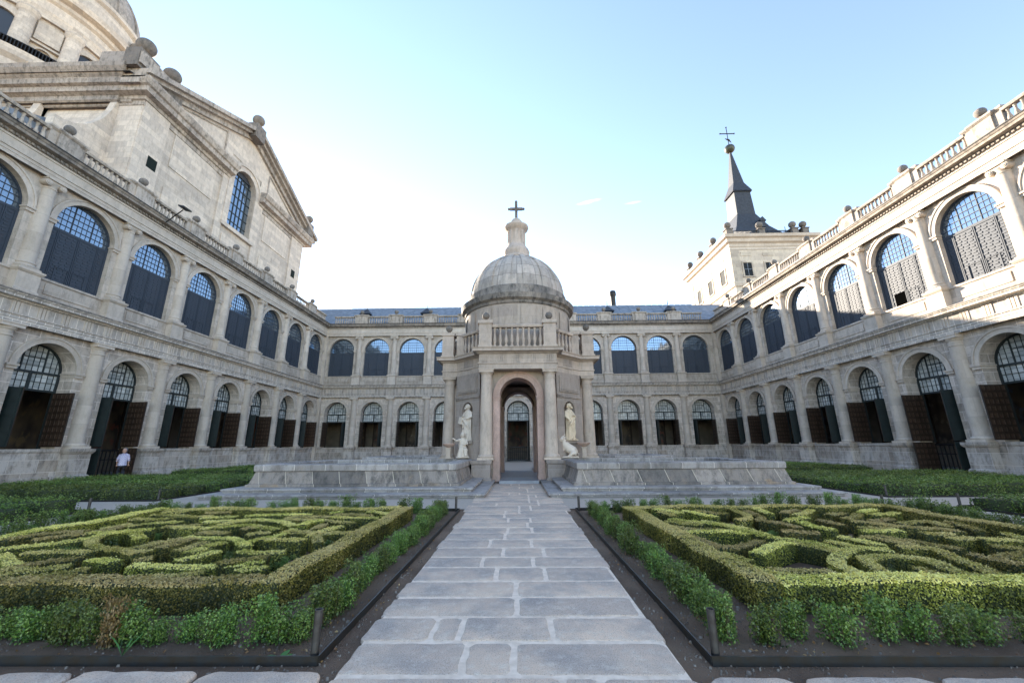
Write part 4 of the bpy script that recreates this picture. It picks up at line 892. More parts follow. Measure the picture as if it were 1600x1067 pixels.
# kneeling angel
b = MB(); b.box(-.3, .3, -.22, .3, 0, .05)
robe(b, [(.04, .28, .26, 0, .03, 1), (.2, .25, .26, 0, .04, 1.2), (.42, .19, .2, 0, 0, 1.), (.6, .15, .13, 0, 0, .6), (.75, .17, .12, 0, 0, .4), (.86, .15, .1, 0, 0, .2), (.92, .06, .06, 0, 0, 0)], 7)
b.tube([(.08, 0, .4), (.12, -.25, .35), (.12, -.27, .08)], [.12, .11, .07], 10); b.tube([(0, 0, .88), (0, -.01, .98)], .05, 8); head(b, (0, -.03, 1.05), .95, False, R(-5))
b.tube([(-.14, 0, .84), (-.3, -.08, .78), (-.44, -.14, .86)], [.06, .055, .03], 8); hand(b, (-.47, -.15, .88), (-1, -.2, .2), .9)
b.tube([(.14, 0, .84), (.2, -.12, .64), (.08, -.2, .6)], [.06, .05, .03], 8); hand(b, (.05, -.22, .6), (-1, -.2, .1), .9)
for s, k in ((1, 1.), (-1, .6)):
    for i in range(6): b.tube([(s*.06, .1, .8-.02*i), (s*(.2+.03*i)*k+.05, .2, .86-.07*i), (s*(.36-.01*i)*k+.05, .24, .62-.06*i), (s*.36*k+.05, .25, .42-.02*i)], [.04, .045, .035, .015], 6)
sculpt(b, 'angel_statue', M['marble'], (-2.62, 19.7, 1.08), R(12), .013, 'white marble kneeling angel on the basin rim left of the arch', 'statue')
# seated ox
b = MB()
robe(b, [(.0, .3, .22, 0, 0, .3), (.08, .3, .22, 0, 0, .3)], 5)
b.tube([(.42, .05, .2), (.28, .02, .27), (.05, 0, .4), (-.12, -.02, .55), (-.2, -.04, .7), (-.24, -.08, .82)], [.1, .21, .22, .2, .17, .13], 14)
b.tube([(-.2, -.02, .84), (-.24, -.13, .87), (-.26, -.26, .80), (-.265, -.34, .76)], [.12, .125, .09, .075], 12)
for s in (-1, 1):
    b.tube([(-.24+s*.07, -.1, .95), (-.24+s*.15, -.1, 1.0), (-.24+s*.14, -.13, 1.08)], [.034, .028, .014], 6); b.tube([(-.23+s*.09, -.06, .9), (-.23+s*.21, -.06, .87)], [.04, .02], 6)
    b.tube([(-.14, s*.1, .5), (-.22, s*.12, .28), (-.24, s*.12, .06), (-.3, s*.12, .03)], [.08, .055, .04, .04], 8)
    b.tube([(.35, s*.14, .22), (.2, s*.2, .2), (.05, s*.22, .06), (-.02, s*.22, .04)], [.13, .1, .06, .04], 8)
b.tube([(.48, 0, .2), (.5, .1, .1), (.3, .25, .05)], [.03, .02, .03], 6); b.box(-.38, .5, -.25, .25, -.0, .05)
sculpt(b, 'ox_statue', M['marble'], (2.36, 19.7, 1.05), R(-8), .013, 'white marble seated ox on the basin rim right of the arch', 'statue').scale = (1.05, 1.05, 1.05)
for x, s_, lb in ((-3.3, 'left', 'shell shaped stone fountain bowl on a square post beside the angel'), (3.15, 'right', 'shell shaped stone fountain bowl on a square post beside the ox')):
    t = empty('fountain_bowl', (x, 19.75, 1.05)); tag(t, lb, 'fountain', 'fountain bowls on the basin rims')
    b = MB(); b.box(-.1, .1, -.1, .1, 0, .5); b.box(-.14, .14, -.14, .14, 0, .06); b.box(-.13, .13, -.13, .13, .44, .5); b.obj('post', M['pavcol'], t)
    b = MB(); pr = [(.08, .5), (.12, .53), (.24, .6), (.3, .68), (.29, .7), (.2, .64), (.01, .62)]; n = 48; vs = []
    for i in range(n):
        a = 2*PI*i/n
        for r_, z_ in pr: q = 1+.08*abs(sin(5*a))*(r_ > .15); vs.append((r_*q*cos(a), r_*q*sin(a), z_))
    k = len(pr); b.add(vs, [(i*k+j, ((i+1) % n)*k+j, ((i+1) % n)*k+j+1, i*k+j+1) for i in range(n) for j in range(k-1)]); b.obj('bowl', M['pink'], t, 50)

# ------------------------------------------------------------------ basins
def basin(x0, x1, y0, y1, label):
    cx_, cy_ = (x0+x1)/2, (y0+y1)/2; t = empty('basin', (cx_, cy_, 0)); tag(t, label, 'fountain basin', 'square stone basins round the pavilion')
    hx, hy = (x1-x0)/2, (y1-y0)/2; pth = [(-hx, -hy), (hx, -hy), (hx, hy), (-hx, hy)]
    b = MB(); b.sweep(pth, [(.22, .24), (.21, .36), (.14, .38), (.02, .78), (-.3, .78)], closed=True); b.sweep(pth, [(-.42, .8), (-.42, .1)], closed=True)
    o = b.obj('basin_wall', M['basin'], t)
    b = MB(); b.sweep(pth, [(.0, .78), (.07, .80), (.08, .98), (.05, 1.02), (-.44, 1.03), (-.47, 1.0), (-.47, .8), (-.4, .78)], closed=True, cprof=True); o = b.obj('coping', M['basintop'], t)
    o.modifiers.new('bevel', 'BEVEL').width = .012
    b = MB(); b.sweep(pth, [(.66, .19), (.7, .21), (.7, .25), (.66, .27), (0.1, .28), (.1, 0), (.62, 0.0)], closed=True, cprof=True); b.obj('upper_step', M['basintop'], t)
    b = MB(); b.sweep(pth, [(1.1, .0), (1.1, .05), (1.16, .07), (1.16, .115), (1.12, .13), (.3, .14)], closed=True); b.obj('lower_step', M['basintop'], t)
    b = MB(); b.box(-hx+.3, hx-.3, -hy+.3, hy-.3, .68, .7); b.obj('pool_water', glassmat('still_water', (.05, .07, .06), .3, .05, .2), t)
basin(-9.25, -2.2, 14.75, 20.2, 'stone basin with stepped base left of the paved path in front')
basin(2.15, 9.25, 14.75, 20.2, 'stone basin with stepped base right of the paved path in front')
basin(-9.25, -2.2, 24.8, 30.25, 'stone basin half hidden behind the front left basin')
basin(2.15, 9.25, 24.8, 30.25, 'stone basin half hidden behind the front right basin')

# ------------------------------------------------------------------ ground
b = MB(); b.add([(-400, -300, -.03), (400, -300, -.03), (400, 600, -.03), (-400, 600, -.03)], [(0, 1, 2, 3)]); tag(b.obj('ground', M['soil']), kind='structure')
b = MB(); z = -.004
def sheet(x0, x1, y0, y1, z): b.add([(x0, y0, z), (x1, y0, z), (x1, y1, z), (x0, y1, z)], [(0, 1, 2, 3)])
sheet(-22.4, 22.8, 11.35, 13.1, -.012); sheet(-22.4, 22.8, 13.1, 21.0, -.013) ; sheet(-22.4, 22.8, 21, 45, -.014)
tag(b.obj('paving', M['gravel']), kind='structure')
b = MB(); sheet(9.5, 11.3, 3.2, 11.35, -.012); sheet(-11.3, -9.5, 3.2, 11.35, -.012); sheet(-22.4, -20.6, 3, 11.35, -.012); sheet(20.9, 22.8, 3, 11.35, -.012)
tag(b.obj('cross_path', M['gravel']), kind='structure')
b = MB()
for s_ in (-1, 1):
    for y0_, y1_ in ((3.5, 11.3), (13.3, 21.6), (24, 31.8)):
        q0, q1 = sorted((11.4*s_, 20.6*s_)); sheet(q0, q1, y0_, y1_, -.006)
tag(b.obj('bed_soil', M['soil']), kind='structure')
# path slabs
rows = [-1.0, -.2, .62, 1.45, 2.3, 3.36, 3.88, 4.39, 4.91, 5.45, 6.03, 6.55, 7.12, 7.7, 8.26, 8.78, 9.32, 9.91, 10.45, 10.97, 11.83, 12.4, 13.1, 13.7, 14.4, 15.1, 15.8, 16.5, 17.2, 17.86, 18.5]
joints = {5: [-.38, .0], 6: [-.72, -.48, .33], 7: [.02], 8: [.01], 9: [-.25, .38], 10: [-.48, .25], 11: [-.2, .42], 12: [-.45, .25], 13: [-.22], 14: [-.18, .3], 15: [.22], 16: [-.2, .3]}
SV, SF, ST = [], [], []
def slab(x0, x1, y0, y1, tone, r=.05, z1=.0, g=.021, jit=.018, irr=(0, 0, 0, 0)):
    """rounded irregular slab"""
    x0 += g+irr[0]; x1 -= g-irr[1]; y0 += g; y1 -= g; pts = []
    for (cx_, cy_, a0_) in ((x1-r, y1-r, 0), (x0+r, y1-r, 90), (x0+r, y0+r, 180), (x1-r, y0+r, 270)):
        for k in range(4): a = R(a0_+30*k); pts.append([cx_+r*cos(a), cy_+r*sin(a)])
    out = []
    for i, p in enumerate(pts):
        q = pts[(i+1) % len(pts)]; d = math.hypot(q[0]-p[0], q[1]-p[1]); n = max(1, int(d/.09))
        for k in range(n):
            x = p[0]+(q[0]-p[0])*k/n; y = p[1]+(q[1]-p[1])*k/n; out.append((x+random.gauss(0, jit*.3), y+random.gauss(0, jit*.22)))
    n = len(out); base = len(SV); cx_, cy_ = (x0+x1)/2, (y0+y1)/2
    tl = (random.gauss(0, .002), random.gauss(0, .003))
    for e, z in ((0, z1-.05), (0, z1-.014), (.009, z1-.003), (.022, z1)):
        for x, y in out:
            l = math.hypot(x-cx_, y-cy_); SV.append((x-(x-cx_)/l*e, y-(y-cy_)/l*e, z+tl[0]*(x-cx_)+tl[1]*(y-cy_)))
    for r_ in range(3):
        for i in range(n): SF.append((base+r_*n+i, base+r_*n+(i+1) % n, base+(r_+1)*n+(i+1) % n, base+(r_+1)*n+i)); ST.append(tone)
    SF.append(tuple(base+3*n+i for i in range(n))); ST.append(tone)
for i in range(len(rows)-1):
    y0, y1 = rows[i], rows[i+1]; L = -1.31 if i < 19 else -1.42; Rr = 1.29 if i < 19 else 1.42
    if y0 > 14: L, Rr = -1.05, 1.05
    js = joints.get(i) or sorted(random.sample([-.6, -.3, .05, .35, .6], random.choice((1, 2))))
    xs = [L+random.uniform(-.03, .05)]+js+[Rr+random.uniform(-.06, .03)]
    for a, c in zip(xs, xs[1:]): slab(a, c, y0, y1, random.random(), r=random.uniform(.03, .07), z1=random.uniform(-.003, .004))
x = -1.36; 
while x > -22: L = random.uniform(.5, 1.1); slab(x-L, x, 2.3, 3.45, random.random(), r=random.uniform(.05, .12)); slab(x-L, x, 1.2, 2.28, random.random()); x -= L
x = 1.34
while x < 22: L = random.uniform(.5, 1.1); slab(x, x+L, 2.3, 3.38, random.random(), r=random.uniform(.05, .12)); slab(x, x+L, 1.2, 2.28, random.random()); x += L
me = bpy.data.meshes.new('path'); me.from_pydata(SV, [], SF); me.materials.append(M['slab']); a = me.attributes.new('tone', 'FLOAT', 'FACE'); a.data.foreach_set('value', ST); me.shade_smooth(); me.set_sharp_from_angle(angle=R(50))
tag(link('path', me), kind='structure')
b = MB(); b.add([(-1.27, -2, -.005), (1.25, -2, -.005), (1.25, 18.6, -.005), (-1.27, 18.6, -.005)], [(0, 1, 2, 3)]); b.add([(-22, 1.3, -.016), (-1.3, 1.3, -.016), (-1.3, 3.3, -.016), (-22, 3.3, -.016)], [(0, 1, 2, 3)]); b.add([(1.3, 1.3, -.016), (22, 1.3, -.016), (22, 3.25, -.016), (1.3, 3.25, -.016)], [(0, 1, 2, 3)])
tag(b.obj('path_joints', M['joint']), kind='structure')

# ------------------------------------------------------------------ planting
def leaves(Pn, Nn, size, tone, aspect=.62, scat=.55):
    """numpy: leaf quads (rhombs) at points"""
    n = len(Pn); size = np.broadcast_to(size, (n,)) * rng.uniform(.7, 1.3, n)
    N2 = Nn + rng.normal(0, scat, (n, 3)); N2 /= np.linalg.norm(N2, axis=1)[:, None]+1e-9
    r = rng.normal(0, 1, (n, 3)); d = r-(r*N2).sum(1)[:, None]*N2; d /= np.linalg.norm(d, axis=1)[:, None]+1e-9
    s = np.cross(N2, d); u = N2
    a = d*(size*.5)[:, None]; c = s*(size*.5*aspect)[:, None]; f = u*(size*.12)[:, None]
    V = np.stack([Pn-a, Pn+c+f, Pn+a, Pn-c+f], 1).reshape(-1, 3)
    return V, np.arange(4*n).reshape(-1, 4), tone
def shrub_mesh(seed, h=.3, r=.12, n=1900, leafs=.02):
    g = np.random.default_rng(seed); k = 16
    # several upright sprays
    base = np.stack([g.normal(0, r*.3, k), g.normal(0, r*.3, k), np.zeros(k)], 1); hh = h*g.uniform(.62, 1.08, k)
    idx = g.integers(0, k, n); t = g.uniform(.03, 1, n)**.85
    lean = base[idx]*(1+.5*t[:, None]); rad = (r*.5*(1-.55*t)+.012)
    ang = g.uniform(0, 2*PI, n); rr = rad*np.sqrt(g.uniform(.3, 1, n))
    Pn = np.stack([lean[:, 0]+rr*np.cos(ang), lean[:, 1]+rr*np.sin(ang), t*hh[idx]], 1)
    Nn = np.stack([np.cos(ang), np.sin(ang), .4+t], 1); Nn /= np.linalg.norm(Nn, axis=1)[:, None]
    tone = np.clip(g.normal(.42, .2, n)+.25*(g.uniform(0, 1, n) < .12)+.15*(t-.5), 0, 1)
    V, Fq, tone = leaves(Pn, Nn, leafs, tone, .7, .8)
    # stems
    sv, sf = [], []
    for j in range(k):
        b0 = base[j]; tp = np.array([b0[0]*1.4, b0[1]*1.4, hh[j]*.9]); q = len(V)+len(sv)
        for p_, w_ in ((b0, .004), (tp, .0015)):
            sv += [p_+[w_, 0, 0], p_+[0, w_, 0], p_+[-w_, 0, 0]]
        for e in range(3): sf.append((q+e, q+(e+1) % 3, q+3+(e+1) % 3, q+3+e))
    V = np.vstack([V, np.array(sv)]); F2 = np.vstack([Fq, np.array(sf)]); mi = [0]*len(Fq)+[1]*len(sf); tone = np.concatenate([tone, np.zeros(len(sf))])
    return np_mesh('box_shrub', V, F2, [M['box'], M['bark']], tone, mi)
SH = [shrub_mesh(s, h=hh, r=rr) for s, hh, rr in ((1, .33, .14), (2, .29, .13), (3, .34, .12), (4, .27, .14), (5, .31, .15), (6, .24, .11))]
SH2 = [shrub_mesh(s+20, h=.3, r=.13, n=420, leafs=.034) for s in range(4)]
ORD = 'first second third fourth fifth sixth seventh eighth ninth tenth eleventh twelfth thirteenth fourteenth fifteenth sixteenth seventeenth eighteenth nineteenth twentieth'.split()
def ordn(i): return ORD[i] if i < 20 else ('twenty-'+ORD[i-20] if i < 29 else 'thirty-'+ORD[i-30] if i > 29 else 'thirtieth')
def shrub_row(p0, p1, step, label, group, meshes=SH, jit=.03, smin=.85, smax=1.15, gap=0.):
    L = math.hypot(p1[0]-p0[0], p1[1]-p0[1]); n = int(L/step)
    for i in range(n+1):
        if random.random() < gap: continue
        t = i/n; o = link('box_shrub', random.choice(meshes), None, (p0[0]+(p1[0]-p0[0])*t+random.gauss(0, jit), p0[1]+(p1[1]-p0[1])*t+random.gauss(0, jit), -.03), random.uniform(0, 6.28))
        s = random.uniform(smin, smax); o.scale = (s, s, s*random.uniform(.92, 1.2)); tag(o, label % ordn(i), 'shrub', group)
for s, nm in ((-1, 'left'), (1, 'right')):
    xi = 1.83*s
    shrub_row((xi, 3.95), (9.0*s, 3.98), .2 if s < 0 else .31, '%%s leafy shrub from the path in the %s bed front row behind the edging' % nm, 'front row shrubs of the %s bed' % nm, gap=.03 if s > 0 else 0, smin=.8, smax=1.1)
    shrub_row((xi, 4.25), (xi, 10.7), .22, '%%s green shrub from the camera in the row along the path, %s side' % nm, 'path side shrubs of the %s bed' % nm, smin=.85, smax=1.12)
    shrub_row((xi+.35*s, 10.75), (9.0*s, 10.8), .3, '%%s small shrub from the path in the %s row before the basin steps' % nm, 'far row shrubs of the %s bed' % nm, SH, gap=.06, smin=.95, smax=1.3)
    shrub_row((9.0*s, 4.3), (9.0*s, 10.5), .26, '%%s shrub from the camera in the outer row of the %s bed' % nm, 'outer row shrubs of the %s bed' % nm, SH, gap=.02, smin=1.1, smax=1.45)

DRY = leafmat('dry_shrub_leaves', [(.16, .11, .03), (.34, .25, .08), (.5, .4, .16)])
me_ = SH[5].copy(); me_.materials[0] = DRY; o = link('dry_shrub', me_, None, (-3.42, 3.86, -.03)); o.scale = (.8, .8, 1.55); tag(o, 'withered yellow brown shrub standing in the left front row', 'shrub')
def hedge_mesh(line, w=.24, h=.28, dens=2200, leaf_s=.021, mats=None, top_tone=.95, side_tone=.4, rough=.012, closed=False, loose=0., z0=-.03):
    """leafy clipped hedge along a polyline, numpy"""
    Lp = np.array(line, float)
    if closed: Lp = np.vstack([Lp, Lp[:1]])
    # resample
    seg = np.linalg.norm(np.diff(Lp, axis=0), axis=1); cum = np.concatenate([[0], np.cumsum(seg)]); n = max(3, int(cum[-1]/.08)); s = np.linspace(0, cum[-1], n)
    X = np.stack([np.interp(s, cum, Lp[:, 0]), np.interp(s, cum, Lp[:, 1])], 1)
    if not closed and len(line) > 2:
        for _ in range(3): X[1:-1] = .25*X[:-2]+.5*X[1:-1]+.25*X[2:]
    d = np.gradient(X, axis=0); d /= np.linalg.norm(d, axis=1)[:, None]+1e-9; nn = np.stack([d[:, 1], -d[:, 0]], 1)
    ww = w/2*(1+.08*np.sin(s*5.3+rng.uniform(0, 6))+rng.normal(0, .03, n)); hh = h*(1+.05*np.sin(s*3.1+rng.uniform(0, 6))+rng.normal(0, .015, n))
    # core
    V = []; prof = [(-.9, 0), (-.93, .9), (-.7, .97), (.7, .97), (.93, .9), (.9, 0)]
    for i in range(n):
        for a, z in prof: V.append((X[i, 0]+nn[i, 0]*a*ww[i]*.93, X[i, 1]+nn[i, 1]*a*ww[i]*.93, z0+z*(hh[i]-.008)))
    k = len(prof); Fc = [(i*k+j, (i+1)*k+j, (i+1)*k+j+1, i*k+j+1) for i in range(n-1) for j in range(k-1)]
    # ends
    Fc += [(0, 1, 4, 5), (1, 2, 3, 4), ((n-1)*k+5, (n-1)*k+4, (n-1)*k+1, (n-1)*k), ((n-1)*k+4, (n-1)*k+3, (n-1)*k+2, (n-1)*k+1)]
    L = cum[-1]; per = w+2*h; N_ = int(dens*L*per); u = rng.uniform(0, 1, N_)*(n-1); i0 = np.minimum(u.astype(int), n-2); fr = u-i0
    C = X[i0]*(1-fr[:, None])+X[i0+1]*fr[:, None]; Nr = nn[i0]; W_ = ww[i0]; H_ = hh[i0]
    q = rng.uniform(0, per, N_); Pn = np.zeros((N_, 3)); Nn = np.zeros((N_, 3)); top = (q < w); sd = np.where(q < w+h, 1., -1.)
    a = np.where(top, rng.uniform(-1, 1, N_), sd); zf = np.where(top, 1., rng.uniform(0.03, 1, N_)**.85)
    off = rng.normal(.2, 1, N_)*rough
    Pn[:, 0] = C[:, 0]+Nr[:, 0]*(a*W_+np.where(top, 0, sd*off)); Pn[:, 1] = C[:, 1]+Nr[:, 1]*(a*W_+np.where(top, 0, sd*off)); Pn[:, 2] = z0+zf*H_+np.where(top, off+loose*np.abs(rng.normal(0, .03, N_)), 0)
    Nn[:, 0] = np.where(top, 0, Nr[:, 0]*sd); Nn[:, 1] = np.where(top, 0, Nr[:, 1]*sd); Nn[:, 2] = np.where(top, 1, .2)
    patch = .12*np.sin(C[:, 0]*3.1+C[:, 1]*1.7)+.1*np.sin(C[:, 0]*7.3-C[:, 1]*5.1)
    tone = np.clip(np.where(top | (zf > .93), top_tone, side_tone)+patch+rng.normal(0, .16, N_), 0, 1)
    E = 2*int(dens*w*h); ei = rng.integers(0, 2, E)*(n-1); ea = rng.uniform(-1, 1, E); ez = rng.uniform(0, 1, E); es = np.where(ei > 0, 1, -1)
    Pe = np.stack([X[ei, 0]+nn[ei, 0]*ea*ww[ei]+d[ei, 0]*es*.01, X[ei, 1]+nn[ei, 1]*ea*ww[ei]+d[ei, 1]*es*.01, z0+ez*h], 1); Ne = np.stack([d[ei, 0]*es, d[ei, 1]*es, 0*ea], 1)
    Pn = np.vstack([Pn, Pe]); Nn = np.vstack([Nn, Ne]); tone = np.concatenate([tone, np.clip(side_tone+rng.normal(0, .16, E), 0, 1)])
    LV, LF, tone = leaves(Pn, Nn, leaf_s, tone, .7)
    nv = len(V); Va = np.vstack([np.array(V), LV]); Fa = np.vstack([np.array(Fc), LF+nv]); mi = np.concatenate([np.ones(len(Fc)), np.zeros(len(LF))]); tn = np.concatenate([np.zeros(len(Fc)), tone])
    return np_mesh('clipped_hedge', Va, Fa, mats or [M['hedge'], M['core']], tn, mi)
# parterre plan, metres on the ground
PLAN_R = [[(2.71, 6.85), (2.82, 6.13), (3.09, 6.16), (3.45, 6.44), (3.65, 6.56)],
 [(2.92, 8.38), (3.73, 7.88), (3.81, 7.08), (3.84, 6.78), (4.15, 6.6), (4.4, 6.42), (4.33, 5.93)],
 [(2.71, 7.78), (2.88, 7.42), (3.55, 7.46)],
 [(2.75, 7.1), (3.45, 7.08), (3.6, 6.84)],
 [(3.52, 8.29), (3.88, 7.51), (3.99, 6.97)],
 [(3.6, 9.34), (3.99, 8.65)],
 [(3.89, 9.52), (4.34, 8.97)],
 [(4.71, 9.59), (4.62, 8.71), (4.33, 8.13), (4.06, 8.07)],
 [(4.89, 9.3), (4.83, 8.55), (4.45, 8.06), (4.74, 7.73), (4.77, 7.38)],
 [(3.11, 5.77), (3.54, 6.12), (3.94, 6.39)],
 [(3.99, 6.41), (4.23, 6.18), (4.33, 5.93)],
 [(2.72, 5.85), (2.91, 5.52)],
 [(2.72, 5.19), (2.75, 4.89), (3.24, 4.8), (3.76, 4.73)],
 [(3.77, 4.75), (3.79, 5.07), (3.91, 5.51), (4.31, 5.89), (4.69, 6.1), (5.04, 5.99)],
 [(4.29, 5.51), (4.47, 5.63), (4.83, 5.75), (5.17, 5.62), (4.89, 4.97), (5.12, 4.69)],
 [(4.29, 5.51), (4.09, 5.17), (3.98, 4.79), (4.32, 4.74), (4.56, 4.54)],
 [(5.17, 6.02), (5.58, 5.94), (5.41, 5.61), (5.27, 5.06), (5.1, 4.61)],
 [(4.63, 5.22), (4.66, 4.87), (4.65, 4.62)],
 [(4.57, 6.5), (4.61, 6.1)],
 [(4.92, 6.76), (5.08, 6.58), (5.07, 6.17)],
 [(5.22, 6.71), (5.38, 6.49), (5.55, 6.16)],
 [(6.52, 8.07), (7.12, 8.33)],
 [(6.9, 7.93), (7.54, 8.04), (7.37, 7.54)],
 [(6.02, 7.89), (6.64, 7.45), (7.09, 7.27), (7.03, 7.01)],
 [(5.62, 7.19), (6.19, 7.08)],
 [(6.47, 6.64), (7.05, 6.72), (7.18, 6.45)],
 [(5.8, 8.37), (5.72, 7.7)],
 [(5.82, 5.73), (5.83, 5.43), (5.8, 5.15)],
 [(6.84, 6.55), (7.36, 6.45)],
 [(6.46, 6.07), (6.81, 5.99)],
 [(4.29, 7.12), (4.66, 7.06), (4.79, 6.96)],
 [(4.98, 8.11), (5.56, 8.38)]]
PLAN_L = [[(-6.93, 7.31), (-6.63, 6.71), (-6.25, 6.36), (-5.66, 6.12), (-5.07, 6.03)],
 [(-7.26, 6.07), (-7.07, 6.37), (-6.75, 6.8), (-6.8, 7.2), (-6.26, 7.4)],
 [(-8.0, 6.64), (-7.98, 7.33), (-7.74, 7.44), (-7.46, 7.43)],
 [(-7.46, 6.63), (-7.34, 6.86), (-7.14, 7.42), (-7.32, 8.03)],
 [(-6.68, 5.84), (-6.42, 6.05), (-5.84, 5.97)],
 [(-6.14, 5.29), (-6.13, 5.58), (-5.71, 5.7)],
 [(-5.86, 4.97), (-5.66, 5.17), (-5.43, 5.33)],
 [(-5.42, 5.51), (-5.42, 5.66), (-5.04, 5.5)],
 [(-4.87, 5.56), (-4.73, 5.69)],
 [(-5.46, 6.19), (-5.46, 6.6), (-5.37, 6.97)],
 [(-5.12, 6.18), (-5.05, 6.77)],
 [(-4.18, 4.96), (-3.82, 5.0), (-3.64, 5.15)],
 [(-6.07, 7.57), (-5.63, 7.62)],
 [(-7.72, 8.53), (-6.96, 8.59)],
 [(-7.38, 7.66), (-7.45, 7.97), (-6.99, 7.9)],
 [(-8.12, 9.64), (-8.13, 10.04), (-7.37, 10.01)],
 [(-3.97, 7.7), (-3.9, 7.24), (-4.02, 6.94), (-4.09, 6.4)],
 [(-4.06, 6.75), (-3.68, 6.65), (-3.21, 6.56)],
 [(-3.82, 6.01), (-3.49, 5.94), (-3.19, 6.04)],
 [(-3.64, 5.37), (-3.53, 5.55), (-3.2, 5.67)],
 [(-3.22, 5.1), (-3.21, 5.25), (-2.94, 5.2)],
 [(-3.28, 7.12), (-3.4, 7.03), (-3.33, 7.51), (-3.14, 7.8)],
 [(-3.26, 7.12), (-3.09, 7.28), (-2.74, 7.11)],
 [(-3.9, 7.82), (-3.96, 8.22), (-3.75, 8.35)],
 [(-3.71, 8.65), (-3.28, 8.48), (-2.77, 8.62)],
 [(-4.12, 9.41), (-3.85, 9.59)],
 [(-5.77, 9.11), (-5.01, 9.09), (-4.38, 9.16)],
 [(-6.15, 8.42), (-5.34, 8.54), (-4.54, 8.37), (-4.09, 7.95)],
 [(-6.77, 9.23), (-6.37, 9.58)],
 [(-5.46, 7.86), (-5.4, 8.25), (-5.11, 8.39)],
 [(-4.86, 7.6), (-4.66, 7.84)],
 [(-4.47, 7.15), (-4.24, 7.41)],
 [(-2.92, 6.0), (-2.8, 6.07)]]
def clampb(pts, s):
    out = []
    for x, y in pts:
        x = max(2.66, min(7.95, abs(x)))*s; y = max(4.74, min(9.5, y)); out.append((x, y))
    return out
PLAN_L += [[(-3.9, 6.3), (-4.5, 6.9), (-5.3, 6.95)], [(-4.2, 7.6), (-5.0, 7.9), (-5.8, 7.6)], [(-5.0, 5.75), (-5.8, 6.2)], [(-3.2, 5.6), (-3.9, 5.3), (-4.7, 5.35)], [(-3.0, 6.6), (-3.4, 7.3), (-4.0, 7.4)], [(-5.9, 6.8), (-6.5, 7.3), (-7.2, 7.2)], [(-6.2, 5.4), (-7.0, 5.9)], [(-3.1, 8.2), (-3.8, 8.5), (-4.6, 8.5)]]
plans = {1: PLAN_R, -1: PLAN_L}
for s, nm in ((-1, 'left'), (1, 'right')):
    fr = [(2.52*s, 4.62), (2.52*s, 9.7), (8.15*s, 9.7), (8.15*s, 4.62)]
    for (a, c, lb) in ((0, 1, 'running along the path side'), (1, 2, 'closing the far side'), (2, 3, 'along the outer side'), (3, 0, 'along the near side')):
        A, B = np.array(fr[a]), np.array(fr[c]); dd = (B-A)/np.linalg.norm(B-A)
        if c in (2, 0): A = A+dd*.13; B = B-dd*.13
        else: A = A-dd*.125; B = B+dd*.125
        nearr = min(A[1], B[1]) < 5
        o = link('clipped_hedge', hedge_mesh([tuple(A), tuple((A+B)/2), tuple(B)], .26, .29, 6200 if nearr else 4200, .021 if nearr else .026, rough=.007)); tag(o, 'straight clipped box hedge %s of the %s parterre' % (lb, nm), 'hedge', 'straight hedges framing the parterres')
    # small infill ribbons where the traced pattern leaves gaps
    samp = []
    def addsamp(q):
        for k in range(len(q)-1):
            a_, b_ = np.array(q[k]), np.array(q[k+1]); m_ = max(2, int(np.linalg.norm(b_-a_)/.1))
            for t_ in range(m_+1): samp.append((*(a_+(b_-a_)*t_/m_), *((b_-a_)/(np.linalg.norm(b_-a_)+1e-6))))
    for pl in plans[s]: addsamp(clampb(pl, s))
    for _ in range(900):
        x_, y_ = random.uniform(2.95, 7.7)*s, random.uniform(5.0, 9.3); A_ = np.array(samp); d_ = np.hypot(A_[:, 0]-x_, A_[:, 1]-y_); k_ = d_.argmin()
        if d_[k_] < .27 or (s > 0 and math.hypot(x_-3.75, y_-5.6) < .62): continue
        tx, ty = A_[k_, 2], A_[k_, 3]; hl = random.uniform(.25, .5); bend = random.uniform(-.12, .12)
        q = [(x_-tx*hl, y_-ty*hl), (x_-ty*bend, y_+tx*bend), (x_+tx*hl, y_+ty*hl)]
        if min(math.hypot(A_[:, 0]-q[j_][0], 0).min() if False else np.hypot(A_[:, 0]-q[j_][0], A_[:, 1]-q[j_][1]).min() for j_ in (0, 2)) < .19: continue
        plans[s].append(q); addsamp(q)
    for i, pl in enumerate(plans[s]):
        p_ = clampb(pl, s)
        L = sum(math.hypot(p_[k+1][0]-p_[k][0], p_[k+1][1]-p_[k][1]) for k in range(len(p_)-1))
        if L < .15: continue
        ny = min(q[1] for q in p_); nearr = ny < 6.5
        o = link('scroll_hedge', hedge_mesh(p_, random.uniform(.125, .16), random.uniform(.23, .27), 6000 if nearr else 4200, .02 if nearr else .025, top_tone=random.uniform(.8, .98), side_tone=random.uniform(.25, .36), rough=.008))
        mx_ = sum(abs(q[0]) for q in p_)/len(p_); my_ = sum(q[1] for q in p_)/len(p_)
        tag(o, '%s %s clipped hedge, %s of the %s parterre, %s the path' % ('long' if L > 2 else 'short' if L < .8 else 'medium', 'curling' if len(p_) > 3 else 'bent' if len(p_) == 3 else 'straight', 'front' if my_ < 6 else 'middle' if my_ < 7.8 else 'back', nm, 'near' if mx_ < 4.2 else 'midway from' if mx_ < 6 else 'far from'), 'hedge', 'hedge scrolls inside the %s parterre' % nm)
    # loose tufts between the scrolls
    for i in range(12):
        o = link('box_tuft', random.choice(SH2 if i % 2 else SH), None, (random.uniform(2.9, 7.8)*s, random.uniform(5.0, 9.4), -.03), random.uniform(0, 6)); k = random.uniform(.5, .7); o.scale = (k*1.3, k*1.3, k)
        tag(o, 'loose green box tuft growing between the scrolls of the %s parterre' % nm, 'shrub', 'box tufts inside the %s parterre' % nm)
